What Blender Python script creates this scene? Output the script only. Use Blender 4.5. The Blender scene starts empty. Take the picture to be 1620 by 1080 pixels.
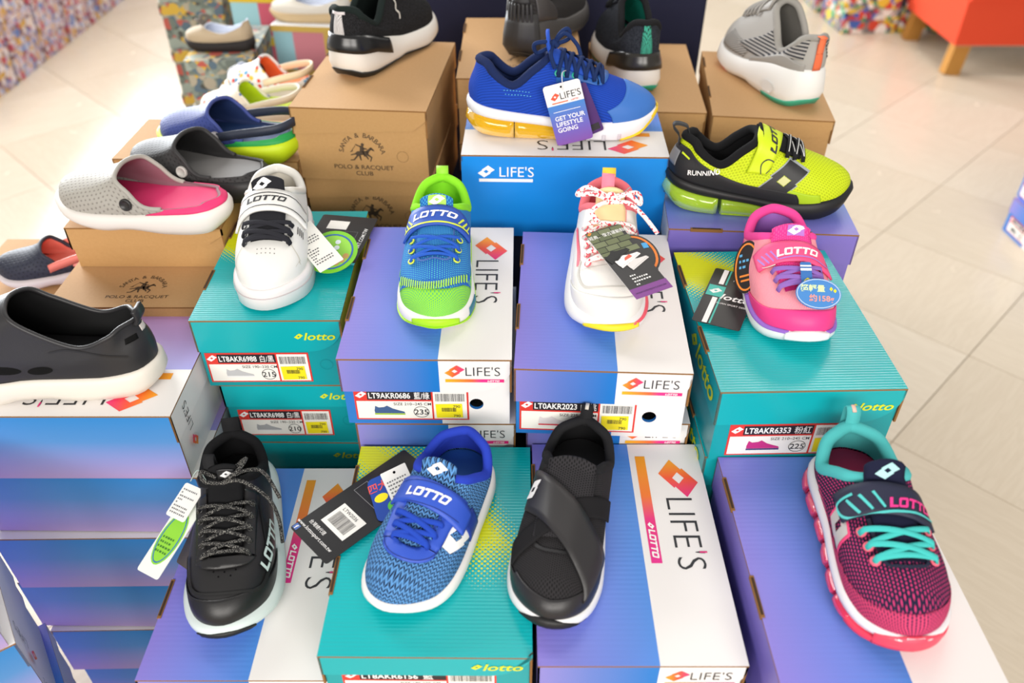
import bpy, bmesh, math, random
import numpy as np
from mathutils import Vector, Matrix, Euler
from mathutils.bvhtree import BVHTree
rnd = random.Random(7)
SC = bpy.context.scene
COL = SC.collection
PI = math.pi

# ------------------------------------------------------------------ camera
FPX, HORIZON, CAMZ = 1300.0, -490.0, 1.38
cam = bpy.data.cameras.new('camera'); cam_o = bpy.data.objects.new('camera', cam); COL.objects.link(cam_o)
cam.sensor_width = 36.0; cam.lens = FPX / 1620.0 * 36.0; cam.clip_start = 0.05; cam.clip_end = 60
PITCH = math.atan2(540 - HORIZON, FPX)
cam_o.location = (0, 0, CAMZ); cam_o.rotation_euler = (PI / 2 - PITCH, 0, 0)
cam.dof.use_dof = True; cam.dof.focus_distance = 0.98; cam.dof.aperture_fstop = 3.6
SC.camera = cam_o

# ------------------------------------------------------------------ world, ceiling lamps, added front fill lamps, exposure
wd = bpy.data.worlds.new('shop_light'); SC.world = wd; wd.use_nodes = True
wd.node_tree.nodes['Background'].inputs[0].default_value = (1.0, 0.975, 0.94, 1)
wd.node_tree.nodes['Background'].inputs[1].default_value = 0.60
def ceiling_or_fill_lamp(x, y, z, sx, sy, power, rz=0.0, col=(1.0, 0.96, 0.9)):
    l = bpy.data.lights.new('ceiling_or_fill_lamp', 'AREA'); l.shape = 'RECTANGLE'; l.size = sx; l.size_y = sy; l.energy = power; l.color = col
    o = bpy.data.objects.new('ceiling_or_fill_lamp', l); COL.objects.link(o); o.location = (x, y, z); o.rotation_euler = (0, 0, rz)
    return o
ceiling_or_fill_lamp(0.35, 1.75, 2.75, 1.2, 0.5, 8)
ceiling_or_fill_lamp(-1.2, -2.6, 2.3, 2.0, 1.0, 125).rotation_euler = (0.7, 0, 0)  # added frontal fill behind the camera, brightens the box fronts
ceiling_or_fill_lamp(1.2, -2.6, 2.3, 2.0, 1.0, 120).rotation_euler = (0.7, 0, 0)  # its pair on the right, also an added fill lamp
ceiling_or_fill_lamp(-2.3, 3.1, 2.75, 1.6, 0.8, 95, 0, (1.0, 0.985, 0.97))
ceiling_or_fill_lamp(1.6, 3.6, 2.75, 1.2, 0.6, 34)
ceiling_or_fill_lamp(-0.8, 7.0, 2.75, 2.4, 1.2, 60)
window_l = ceiling_or_fill_lamp(-5.0, 9.0, 2.3, 8.0, 4.0, 2600, 0, (0.93, 0.97, 1.0)); window_l.rotation_euler = (PI / 2, 0, math.radians(180 + 25)); window_l.name = 'shop_window_daylight'
SC.view_settings.view_transform = 'Standard'; SC.view_settings.look = 'None'
SC.view_settings.gamma = 1.0; SC.view_settings.exposure = -0.24; SC.view_settings.use_curve_mapping = False

# ------------------------------------------------------------------ helpers: colours, materials
def lin(h):
    h = h.lstrip('#'); c = [int(h[i:i + 2], 16) / 255 for i in (0, 2, 4)]
    return tuple((x / 12.92 if x <= 0.04045 else ((x + 0.055) / 1.055) ** 2.4) for x in c) + (1.0,)

class NT:
    """small helper to chain shader nodes"""
    def __init__(s, name, rough=0.6, spec=0.5, metal=0.0, coat=0.0, trans=0.0):
        s.m = bpy.data.materials.new(name); s.m.use_nodes = True; s.t = s.m.node_tree
        s.b = s.t.nodes['Principled BSDF']; I = s.b.inputs
        I['Roughness'].default_value = rough; I['Specular IOR Level'].default_value = spec; I['Metallic'].default_value = metal
        I['Coat Weight'].default_value = coat; I['Transmission Weight'].default_value = trans
    def n(s, typ, **kw):
        nd = s.t.nodes.new(typ)
        for k, v in kw.items(): setattr(nd, k, v)
        return nd
    def put(s, sock, v):
        if isinstance(v, (int, float)): sock.default_value = v
        elif isinstance(v, (tuple, list)): sock.default_value = v
        else: s.t.links.new(v, sock)
    def ma(s, op, a, b=0.0, c=0.0):
        nd = s.n('ShaderNodeMath', operation=op); s.put(nd.inputs[0], a); s.put(nd.inputs[1], b); s.put(nd.inputs[2], c)
        return nd.outputs[0]
    def mix(s, f, a, b):
        nd = s.n('ShaderNodeMix', data_type='RGBA'); s.put(nd.inputs[0], f); s.put(nd.inputs[6], a); s.put(nd.inputs[7], b)
        return nd.outputs[2]
    def uv(s):
        nd = s.n('ShaderNodeUVMap'); sp = s.n('ShaderNodeSeparateXYZ'); s.t.links.new(nd.outputs[0], sp.inputs[0])
        return sp.outputs[0], sp.outputs[1]
    def obj(s):
        nd = s.n('ShaderNodeTexCoord'); return nd.outputs['Object']
    def xyz(s, v):
        sp = s.n('ShaderNodeSeparateXYZ'); s.t.links.new(v, sp.inputs[0]); return sp.outputs
    def noise(s, scale, detail=3.0, vec=None):
        nd = s.n('ShaderNodeTexNoise'); nd.inputs['Scale'].default_value = scale; nd.inputs['Detail'].default_value = detail
        s.t.links.new(vec if vec is not None else s.obj(), nd.inputs['Vector']); return nd.outputs['Fac']
    def vec(s, x, y, z=0.0):
        nd = s.n('ShaderNodeCombineXYZ'); s.put(nd.inputs[0], x); s.put(nd.inputs[1], y); s.put(nd.inputs[2], z); return nd.outputs[0]
    def ramp(s, f, stops, interp='LINEAR'):
        nd = s.n('ShaderNodeValToRGB'); nd.color_ramp.interpolation = interp; e = nd.color_ramp.elements
        while len(e) > 1: e.remove(e[-1])
        e[0].position = stops[0][0]; e[0].color = stops[0][1]
        for p, c in stops[1:]:
            k = e.new(p); k.color = c
        s.put(nd.inputs[0], f); return nd.outputs[0]
    def col(s, v): s.put(s.b.inputs['Base Color'], v); return s
    def bump(s, h, strength=0.3, dist=0.001):
        nd = s.n('ShaderNodeBump'); nd.inputs['Strength'].default_value = strength; nd.inputs['Distance'].default_value = dist
        s.t.links.new(h, nd.inputs['Height']); s.t.links.new(nd.outputs[0], s.b.inputs['Normal']); return s

MATS = {}
def plain(hexc, rough=0.6, spec=0.5, grain=0.0, gscale=900, coat=0.0, trans=0.0, name=None):
    k = ('plain', hexc, rough, spec, grain, gscale, coat, trans)
    if k not in MATS:
        t = NT(name or 'paint_' + hexc.lstrip('#'), rough, spec, 0, coat, trans); t.col(lin(hexc))
        if grain: t.bump(t.noise(gscale), grain, 0.0006)
        MATS[k] = t.m
    return MATS[k]
def rubber(h): return plain(h, 0.5, 0.4, 0.12, 500)
def leather(h, rough=0.42): return plain(h, rough, 0.5, 0.25, 1400)
def fabric(h): return plain(h, 0.9, 0.2, 0.5, 2600)

def weave(a, b, su=420, sv=420, r=0.32, ratio=1.0, rough=0.85, bumpk=0.5, stag=True):
    """knitted upper: staggered openings of colour b in yarn of colour a (uv in metres)"""
    k = ('weave', a, b, su, sv, r, ratio, rough, stag)
    if k in MATS: return MATS[k]
    t = NT('knit_' + a.lstrip('#'), rough, 0.25); u, v = t.uv()
    v1 = t.ma('MULTIPLY', v, sv); row = t.ma('FLOOR', v1)
    u1 = t.ma('MULTIPLY', u, su)
    if stag: u1 = t.ma('ADD', u1, t.ma('MULTIPLY', t.ma('MODULO', row, 2.0), 0.5))
    fu = t.ma('MULTIPLY', t.ma('SUBTRACT', t.ma('FRACT', u1), 0.5), ratio); fv = t.ma('SUBTRACT', t.ma('FRACT', v1), 0.5)
    d = t.ma('SQRT', t.ma('ADD', t.ma('MULTIPLY', fu, fu), t.ma('MULTIPLY', fv, fv)))
    f = t.ma('SMOOTH_MIN', 1.0, t.ma('MAXIMUM', 0.0, t.ma('MULTIPLY', t.ma('SUBTRACT', d, r - 0.06), 8.0)), 0.1)
    t.col(t.mix(f, lin(b), lin(a))); t.bump(f, bumpk, 0.0008)
    MATS[k] = t.m; return t.m

def zigzag(a, b, su=150, sv=330, amp=0.9, duty=0.5):
    k = ('zig', a, b, su, sv, amp, duty)
    if k in MATS: return MATS[k]
    t = NT('zigzag_knit', 0.85, 0.25); v, u = t.uv()
    tri = t.ma('ABSOLUTE', t.ma('SUBTRACT', t.ma('FRACT', t.ma('MULTIPLY', u, su)), 0.5))
    w = t.ma('FRACT', t.ma('ADD', t.ma('MULTIPLY', v, sv), t.ma('MULTIPLY', tri, amp * 2)))
    f = t.ma('GREATER_THAN', w, duty)
    f2 = t.ma('LESS_THAN', t.ma('FRACT', t.ma('MULTIPLY', u, su * 2)), 0.82)
    f = t.ma('MULTIPLY', f, f2)
    t.col(t.mix(f, lin(a), lin(b))); t.bump(f, 0.5, 0.0008)
    MATS[k] = t.m; return t.m

def gradient_uv(stops, axis=0, rough=0.5, name='gradient_print'):
    k = ('grad', tuple(stops), axis, rough)
    if k in MATS: return MATS[k]
    t = NT(name, rough, 0.4); uv = t.uv(); t.col(t.ramp(uv[axis], [(p, lin(c)) for p, c in stops])); MATS[k] = t.m
    return t.m

# ------------------------------------------------------------------ helpers: objects
def link(o, parent=None):
    COL.objects.link(o)
    if parent is not None: o.parent = parent
    return o
def mesh_obj(name, verts, faces, mats, parent=None, uvs=None, smooth=False, midx=None):
    me = bpy.data.meshes.new(name); me.from_pydata([tuple(v) for v in verts], [], faces)
    if not isinstance(mats, (list, tuple)): mats = [mats]
    for m in mats: me.materials.append(m)
    if midx is not None: me.polygons.foreach_set('material_index', midx)
    if uvs is not None:
        ul = me.uv_layers.new(name='UVMap'); li = np.empty(len(me.loops), dtype=np.int32); me.loops.foreach_get('vertex_index', li)
        ul.data.foreach_set('uv', np.asarray(uvs, dtype=np.float32)[li].ravel())
    if smooth: me.polygons.foreach_set('use_smooth', [True] * len(me.polygons))
    me.update()
    return link(bpy.data.objects.new(name, me), parent)
def empty(name, loc, rz=0.0, label=None, cat=None, group=None, rot=None):
    o = bpy.data.objects.new(name, None); o.empty_display_size = 0.05; link(o); o.location = loc
    o.rotation_euler = rot if rot else (0, 0, rz); tag(o, label, cat, group); return o
def tag(o, label=None, cat=None, group=None, kind=None):
    if label: o['label'] = label
    if cat: o['category'] = cat
    if group: o['group'] = group
    if kind: o['kind'] = kind
    return o
def solidify(o, th, offset=-1.0):
    md = o.modifiers.new('thickness', 'SOLIDIFY'); md.thickness = th; md.offset = offset; md.use_quality_normals = True; return o
def bevel(o, w, seg=2, ang=0.6):
    md = o.modifiers.new('soft_edges', 'BEVEL'); md.width = w; md.segments = seg; md.limit_method = 'ANGLE'; md.angle_limit = ang; return o

class Geo:
    """collects polygons with material index and uv; build() links ONE mesh object"""
    def __init__(s): s.v = []; s.f = []; s.mi = []; s.uv = []
    def quad(s, pts, mi=0, uv=None):
        b = len(s.v); s.v += [tuple(p) for p in pts]; s.f.append(tuple(range(b, b + len(pts)))); s.mi.append(mi)
        s.uv += uv if uv else [(0, 0)] * len(pts)
    def box(s, c, d, mi=0, M=None):
        cx, cy, cz = c; dx, dy, dz = (k / 2 for k in d)
        P = [Vector((cx + x * dx, cy + y * dy, cz + z * dz)) for z in (-1, 1) for y in (-1, 1) for x in (-1, 1)]
        if M is not None: P = [M @ p for p in P]
        for f in ((0, 2, 3, 1), (4, 5, 7, 6), (0, 1, 5, 4), (2, 6, 7, 3), (0, 4, 6, 2), (1, 3, 7, 5)):
            s.quad([P[i] for i in f], mi, [(0, 0), (1, 0), (1, 1), (0, 1)])
    def prism(s, poly, O, ax, ay, n, t, mi=0, me=0, uvf=None):
        """poly (2-D) drawn on the plane O + u ax + v ay, outer face along n, thickness t behind it"""
        O = Vector(O); ax = Vector(ax); ay = Vector(ay); n = Vector(n)
        F = [O + ax * u + ay * v for u, v in poly]; B = [p - n * t for p in F]
        uv = [uvf(u, v) if uvf else (u, v) for u, v in poly]
        flip = (ax.cross(ay)).dot(n) < 0
        s.quad(F[::-1] if flip else F, mi, uv[::-1] if flip else uv); s.quad(B if flip else B[::-1], me, uv)
        k = len(poly)
        for i in range(k):
            j = (i + 1) % k; q = [F[i], B[i], B[j], F[j]]
            s.quad(q[::-1] if flip else q, me)
    def build(s, name, mats, parent=None, smooth=False):
        return mesh_obj(name, s.v, s.f, mats, parent, s.uv, smooth, s.mi)

def tube_geo(path, r, seg=8, flat=1.0, up=None, closed=False, taper=None):
    """verts, faces of a tube swept along path; flat squashes it along `up`"""
    P = [Vector(p) for p in path]; n = len(P); vs = []; fs = []
    prev = None
    for i, p in enumerate(P):
        a = P[(i - 1) % n] if (closed or i > 0) else p; b = P[(i + 1) % n] if (closed or i < n - 1) else p
        t = (b - a).normalized() if (b - a).length > 1e-9 else Vector((1, 0, 0))
        if up is not None:
            u = up[i] if isinstance(up, list) else up; u = Vector(u)
        else: u = prev if prev is not None else (Vector((0, 0, 1)) if abs(t.z) < 0.9 else Vector((1, 0, 0)))
        u = (u - t * u.dot(t)); u = u.normalized() if u.length > 1e-6 else t.orthogonal().normalized()
        prev = u; w = t.cross(u); rr = r * (taper[i] if taper else 1.0)
        for k in range(seg):
            an = 2 * PI * k / seg; vs.append(p + w * (math.cos(an) * rr) + u * (math.sin(an) * rr * flat))
    m = n if closed else n - 1
    for i in range(m):
        for k in range(seg):
            a = i * seg + k; b = i * seg + (k + 1) % seg; c = ((i + 1) % n) * seg + (k + 1) % seg; d = ((i + 1) % n) * seg + k
            fs.append((a, b, c, d))
    if not closed:
        fs.append(tuple(range(seg - 1, -1, -1))); fs.append(tuple((n - 1) * seg + k for k in range(seg)))
    return vs, fs
def tube(name, path, r, mat, parent=None, **kw):
    v, f = tube_geo(path, r, **kw); return mesh_obj(name, v, f, mat, parent, smooth=True)
def tubes(name, paths, r, mat, parent=None, **kw):
    vs = []; fs = []
    for p in paths:
        v, f = tube_geo(p, r, **kw); b = len(vs); vs += v; fs += [tuple(i + b for i in q) for q in f]
    return mesh_obj(name, vs, fs, mat, parent, smooth=True)
def crv(pts, n=8, closed=False):
    """Catmull-Rom through pts"""
    P = [np.array(p, float) for p in pts]; k = len(P); out = []
    m = k if closed else k - 1
    for i in range(m):
        if closed: a, b, c, d = P[(i - 1) % k], P[i], P[(i + 1) % k], P[(i + 2) % k]
        else: a, b, c, d = P[max(i - 1, 0)], P[i], P[i + 1], P[min(i + 2, k - 1)]
        for j in range(n):
            t = j / n
            out.append(0.5 * ((2 * b) + (c - a) * t + (2 * a - 5 * b + 4 * c - d) * t * t + (3 * b - a - 3 * c + d) * t ** 3))
    if not closed: out.append(P[-1])
    return out
def fn(pts):
    """smooth 1-D function through (x, y) points (monotone-ish cubic)"""
    xs = np.array([p[0] for p in pts], float); ys = np.array([p[1] for p in pts], float)
    d = np.diff(ys) / np.diff(xs); m = np.zeros(len(xs)); m[0] = d[0]; m[-1] = d[-1]
    for i in range(1, len(xs) - 1): m[i] = 0 if d[i - 1] * d[i] <= 0 else 2 * d[i - 1] * d[i] / (d[i - 1] + d[i])
    def f(x):
        x = min(max(x, xs[0]), xs[-1]); i = int(min(np.searchsorted(xs, x, 'right') - 1, len(xs) - 2)); h = xs[i + 1] - xs[i]; t = (x - xs[i]) / h
        return float((2 * t ** 3 - 3 * t * t + 1) * ys[i] + (t ** 3 - 2 * t * t + t) * h * m[i] + (-2 * t ** 3 + 3 * t * t) * ys[i + 1] + (t ** 3 - t * t) * h * m[i + 1])
    return f
def sstep(a, b, x):
    t = min(max((x - a) / (b - a), 0), 1); return t * t * (3 - 2 * t)

# ------------------------------------------------------------------ helpers: flat print (convex 2-D pieces)
def clip(poly, a, b, inside=True):
    out = []; k = len(poly)
    def sd(p): return ((b[0] - a[0]) * (p[1] - a[1]) - (b[1] - a[1]) * (p[0] - a[0])) * (1 if inside else -1)
    for i in range(k):
        p, q = poly[i], poly[(i + 1) % k]; dp, dq = sd(p), sd(q)
        if dp >= 0: out.append(p)
        if (dp > 0 and dq < 0) or (dp < 0 and dq > 0):
            t = dp / (dp - dq); out.append((p[0] + (q[0] - p[0]) * t, p[1] + (q[1] - p[1]) * t))
    return out
def diff(P, Q):
    """convex P minus convex counter-clockwise Q as convex pieces"""
    res = []
    for i in range(len(Q)):
        a, b = Q[i], Q[(i + 1) % len(Q)]
        o = clip(P, a, b, False)
        if len(o) >= 3: res.append(o)
        P = clip(P, a, b, True)
        if len(P) < 3: break
    return res
def rect(x0, y0, x1, y1): return [(x0, y0), (x1, y0), (x1, y1), (x0, y1)]
def disc(cx, cy, rx, ry=None, n=24):
    ry = ry or rx; return [(cx + rx * math.cos(2 * PI * i / n), cy + ry * math.sin(2 * PI * i / n)) for i in range(n)]
def ring(cx, cy, rx, ry, w, n=28):
    return [[(cx + rx * math.cos(a), cy + ry * math.sin(a)), (cx + rx * math.cos(b), cy + ry * math.sin(b)),
             (cx + (rx - w) * math.cos(b), cy + (ry - w) * math.sin(b)), (cx + (rx - w) * math.cos(a), cy + (ry - w) * math.sin(a))]
            for a, b in ((2 * PI * i / n, 2 * PI * (i + 1) / n) for i in range(n))]
def rho(cx, cy, a, b): return [(cx + a, cy), (cx, cy + b), (cx - a, cy), (cx, cy - b)]
def diamond_logo(s=1.0):
    """the double rhombus with its open middle, about 1 unit wide"""
    A = rho(0.13, 0.12, 0.42, 0.30); B = rho(-0.13, -0.12, 0.42, 0.30); Q = rho(0, 0, 0.17, 0.13); ps = diff(A, Q)
    for p in diff(B, A): ps += diff(p, Q)
    return [[(x * s, y * s) for x, y in p] for p in ps if len(p) >= 3]
def block_lotto(h=1.0, sl=0.28):
    """heavy slanted block capitals L O T T O"""
    out = []; x = 0
    def add(qs, x):
        for q in qs: out.append([((px + x + py * sl) * h, py * h) for px, py in q])
    def O(): return [[(0.12, 0), (0.9, 0), (0.78, 0.24), (0.26, 0.24)], [(0.9, 0), (1.02, 0.12), (1.02, 0.88), (0.9, 1), (0.76, 0.76), (0.76, 0.24)],
                     [(0.9, 1), (0.12, 1), (0.26, 0.76), (0.78, 0.76)], [(0.12, 1), (0, 0.88), (0, 0.12), (0.12, 0), (0.26, 0.24), (0.26, 0.76)]]
    add([rect(0, 0.24, 0.27, 1), rect(0, 0, 0.82, 0.24)], x); x += 0.9
    add(O(), x); x += 1.1
    for _ in range(2):
        add([rect(0, 0.76, 0.96, 1), rect(0.345, 0, 0.615, 0.76)], x); x += 1.02
    add(O(), x); x += 1.02
    w = x * h
    return [[(a - w / 2 - sl * h / 2, b - h / 2) for a, b in p] for p in out]
TXT = {}
def txt(s, size=1.0, bold=0.0, shear=0.0, sx=1.0, align='CENTER'):
    """triangles of a line of lettering, centred on the origin, cap height about 0.7 size"""
    k = (s, bold, shear)
    if k not in TXT:
        c = bpy.data.curves.new('lettering', 'FONT'); c.body = s; c.size = 1.0; c.offset = bold; c.shear = shear; c.resolution_u = 3
        o = bpy.data.objects.new('lettering', c); COL.objects.link(o)
        dg = bpy.context.evaluated_depsgraph_get(); e = o.evaluated_get(dg); me = e.to_mesh()
        P = [(v.co.x, v.co.y) for v in me.vertices]; T = [[P[i] for i in p.vertices] for p in me.polygons]
        e.to_mesh_clear(); bpy.data.objects.remove(o); bpy.data.curves.remove(c)
        TXT[k] = T
    T = TXT[k]
    if not T: return []
    xs = [p[0] for t in T for p in t]; x0, x1 = min(xs), max(xs)
    cx = (x0 + x1) / 2 if align == 'CENTER' else x0
    return [[((x - cx) * size * sx, (y - 0.36) * size) for x, y in t] for t in T]
def move(ps, dx=0, dy=0, s=1.0, ang=0.0, flipx=False):
    c, n = math.cos(ang) * s, math.sin(ang) * s
    return [[((-x if flipx else x) * c - y * n + dx, (-x if flipx else x) * n + y * c + dy) for x, y in p] for p in ps]
def print_flat(name, ps, O, ax, ay, mat, parent, off=0.0003, uvbox=None):
    """flat print on a plane"""
    O = Vector(O); ax = Vector(ax); ay = Vector(ay); n = ax.cross(ay).normalized(); vs = []; fs = []; uv = []
    xs = [p[0] for q in ps for p in q]; ys = [p[1] for q in ps for p in q]
    bx = uvbox or (min(xs), min(ys), max(xs), max(ys)); w = max(bx[2] - bx[0], 1e-6); h = max(bx[3] - bx[1], 1e-6)
    for q in ps:
        b = len(vs); ar = sum(q[i][0] * q[(i + 1) % len(q)][1] - q[(i + 1) % len(q)][0] * q[i][1] for i in range(len(q)))
        if ar < 0: q = q[::-1]
        for x, y in q: vs.append(O + ax * x + ay * y + n * off); uv.append(((x - bx[0]) / w, (y - bx[1]) / h))
        fs.append(tuple(range(b, b + len(q))))
    return mesh_obj(name, vs, fs, mat, parent, uv)

# ------------------------------------------------------------------ floor of square tiles laid on the diagonal
def floor_mats():
    out = []
    for k, (c1, c2, ang) in enumerate((('#d3c5b1', '#c5b5a0', 0.3), ('#d6c9b6', '#c9baa6', 1.75), ('#d0c2ae', '#c2b29c', 0.9))):
        t = NT('vinyl_tile', 0.2, 0.5); o = t.obj(); mp = t.n('ShaderNodeMapping'); mp.inputs['Rotation'].default_value = (0, 0, ang); mp.inputs['Scale'].default_value = (2.2, 22, 1)
        t.t.links.new(o, mp.inputs['Vector'])
        w = t.n('ShaderNodeTexNoise'); w.inputs['Scale'].default_value = 2.4; w.inputs['Detail'].default_value = 6; w.inputs['Distortion'].default_value = 1.2
        t.t.links.new(mp.outputs[0], w.inputs['Vector'])
        f = t.ramp(w.outputs['Fac'], [(0.40, lin('#ffffff')), (0.52, lin('#888888')), (0.60, lin('#ffffff'))])
        t.col(t.mix(t.ma('MULTIPLY', t.ma('SUBTRACT', 1.0, f), 0.5), lin(c1), lin(c2)))
        t.put(t.b.inputs['Roughness'], t.ma('ADD', 0.16, t.ma('MULTIPLY', t.noise(9, 4, o), 0.16)))
        t.bump(t.noise(14, 2, o), 0.05, 0.002)
        out.append(t.m)
    return out
FM = floor_mats()
g = Geo(); g.quad([(-7, -2, -0.004), (7, -2, -0.004), (7, 9, -0.004), (-7, 9, -0.004)])
floor = g.build('floor', plain('#a8987f', 0.7)); tag(floor, kind='structure')
g = Geo(); g.prism(rect(-7, 0, 7, 3.2), (0, 9.4, 0), (1, 0, 0), (0, 0, 1), (0, -1, 0), 0.1); tag(g.build('wall_back', plain('#d8d2c8', 0.8)), kind='structure')
TS = 0.45; tm = {}
def tile_mesh(k):
    if k not in tm:
        h = TS / 2 - 0.0012; me = bpy.data.meshes.new('tile'); me.from_pydata([(-h, -h, 0), (h, -h, 0), (h, h, 0), (-h, h, 0), (-h, -h, -0.004), (h, -h, -0.004), (h, h, -0.004), (-h, h, -0.004)], [],
            [(0, 1, 2, 3), (0, 4, 5, 1), (1, 5, 6, 2), (2, 6, 7, 3), (3, 7, 4, 0)]); me.materials.append(FM[k]); tm[k] = me
    return tm[k]
q = TS / math.sqrt(2)
for i in range(-16, 17):
    for j in range(-16, 17):
        x = 1.209 + (i - j) * q; y = 1.682 + q + (i + j) * q
        if not (0.0 < y < 5.6 and abs(x) < 1.0 + 0.62 * y): continue
        if y < 2.9 and abs(x) < 0.5 and y > 0.3: continue
        t = bpy.data.objects.new('tile', tile_mesh((i * 2 + j * 3 + (i * j) % 2) % 3)); link(t, floor)
        t.location = (x, y, 0.0); t.rotation_euler = (0, 0, PI / 4 + PI / 2 * ((i + j) % 2))

# ------------------------------------------------------------------ shoe boxes
WHITE = plain('#e9e5e3', 0.45, 0.4); KRAFT_EDGE = plain('#8a6238', 0.85, 0.2, 0.4, 700); INK = plain('#2a2a2e', 0.55); DARK = plain('#0b0a0c', 0.8, 0.1)
RED = plain('#d8382f', 0.5); YELLOW = plain('#f3e21d', 0.45); PAPER = plain('#eeebe4', 0.55); BAR = plain('#262329', 0.5); WPRINT = plain('#f4f2f0', 0.5); TEALY = plain('#d9e021', 0.4)
LOGO_GRAD = gradient_uv([(0, '#f2a41f'), (0.5, '#ef5a36'), (1, '#e22b7c')], 0)
LOGO_GRAD_Y = gradient_uv([(0, '#e22b6c'), (0.5, '#ef5a36'), (1, '#f2a41f')], 1)
PINK = plain('#e22b7c', 0.5)
def corr(t, u, k=900.0, s=0.12):
    """faint corrugation of the board"""
    w = t.n('ShaderNodeMath', operation='SINE'); t.put(w.inputs[0], t.ma('MULTIPLY', u, k)); t.bump(w.outputs[0], s, 0.0005)
def life_gradient(left, mid, right, name, rough=0.38):
    t = NT(name, rough, 0.45); u, v = t.uv(); uu = t.ma('ADD', u, t.ma('MULTIPLY', v, 0.12))
    t.col(t.ramp(uu, [(0.0, lin(left)), (0.5, lin(mid)), (1.0, lin(right))])); corr(t, t.xyz(t.obj())[1], 1100, 0.06); return t.m
L_TOP = life_gradient('#8678cd', '#6d80d6', '#4a86d8', 'violet_blue_print')
L_FRONT = life_gradient('#8b80c8', '#5f78c4', '#1f74c4', 'violet_blue_flap')
L_BLUE = plain('#1273c4', 0.4, 0.45); L_VIOLET = plain('#7a6cc0', 0.4, 0.45); L_BODY = plain('#2874c2', 0.42)
t_ = NT('blue_violet_side', 0.42, 0.4); u_, v_ = t_.uv(); t_.col(t_.ramp(v_, [(0, lin('#ae96c4')), (0.25, lin('#8f90c8')), (0.62, lin('#4f88c4')), (1, lin('#2f7fc2'))])); L_SIDE = t_.m
t_ = NT('pink_violet_top', 0.42, 0.4); u_, v_ = t_.uv(); t_.col(t_.ramp(u_, [(0, lin('#c99ad0')), (0.5, lin('#b79ad6')), (1, lin('#9a98da'))])); L_PALE = t_.m

def teal_top(ang, off, solid, fade, name, ucut=0.15):
    """teal print with a yellow band that breaks up into halftone dots (uv in metres from the front left corner)"""
    t = NT(name, 0.24, 0.5); u, v = t.uv()
    c, s = math.cos(ang), math.sin(ang)
    d = t.ma('ABSOLUTE', t.ma('SUBTRACT', t.ma('ADD', t.ma('MULTIPLY', u, c), t.ma('MULTIPLY', v, s)), off))
    d = t.ma('ADD', d, t.ma('MULTIPLY', t.ma('MAXIMUM', t.ma('SUBTRACT', u, ucut), 0.0), 0.9))
    dens = t.ma('SUBTRACT', 1.0, t.ma('DIVIDE', t.ma('SUBTRACT', d, solid), fade))
    a, b = t.ma('MULTIPLY', t.ma('ADD', u, v), 165.0), t.ma('MULTIPLY', t.ma('SUBTRACT', u, v), 165.0)
    fa, fb = t.ma('SUBTRACT', t.ma('FRACT', a), 0.5), t.ma('SUBTRACT', t.ma('FRACT', b), 0.5)
    r = t.ma('SQRT', t.ma('ADD', t.ma('MULTIPLY', fa, fa), t.ma('MULTIPLY', fb, fb)))
    f = t.ma('LESS_THAN', r, t.ma('MULTIPLY', dens, 0.62))
    f = t.ma('MAXIMUM', f, t.ma('LESS_THAN', d, solid))
    t.col(t.mix(f, lin('#0aaeb3'), lin('#d6dc1c'))); corr(t, v, 1500, 0.16); return t.m
TEAL = plain('#0ba4ab', 0.3, 0.5, name='teal_print'); TEAL_BODY = plain('#0e979e', 0.32, 0.5); LIME = plain('#cfd92b', 0.35)
def kraft_mat(c1, c2, name):
    t = NT(name, 0.72, 0.3); o = t.obj(); n = t.noise(260, 4, o); t.col(t.mix(n, lin(c1), lin(c2))); t.bump(t.noise(900, 2, o), 0.12, 0.0005); return t.m
KRAFT_TOP = kraft_mat('#c79f72', '#bf9566', 'kraft_lid'); KRAFT = kraft_mat('#c09663', '#b58b58', 'kraft_board'); KRAFT_INK = plain('#4a3a2a', 0.7)

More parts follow.
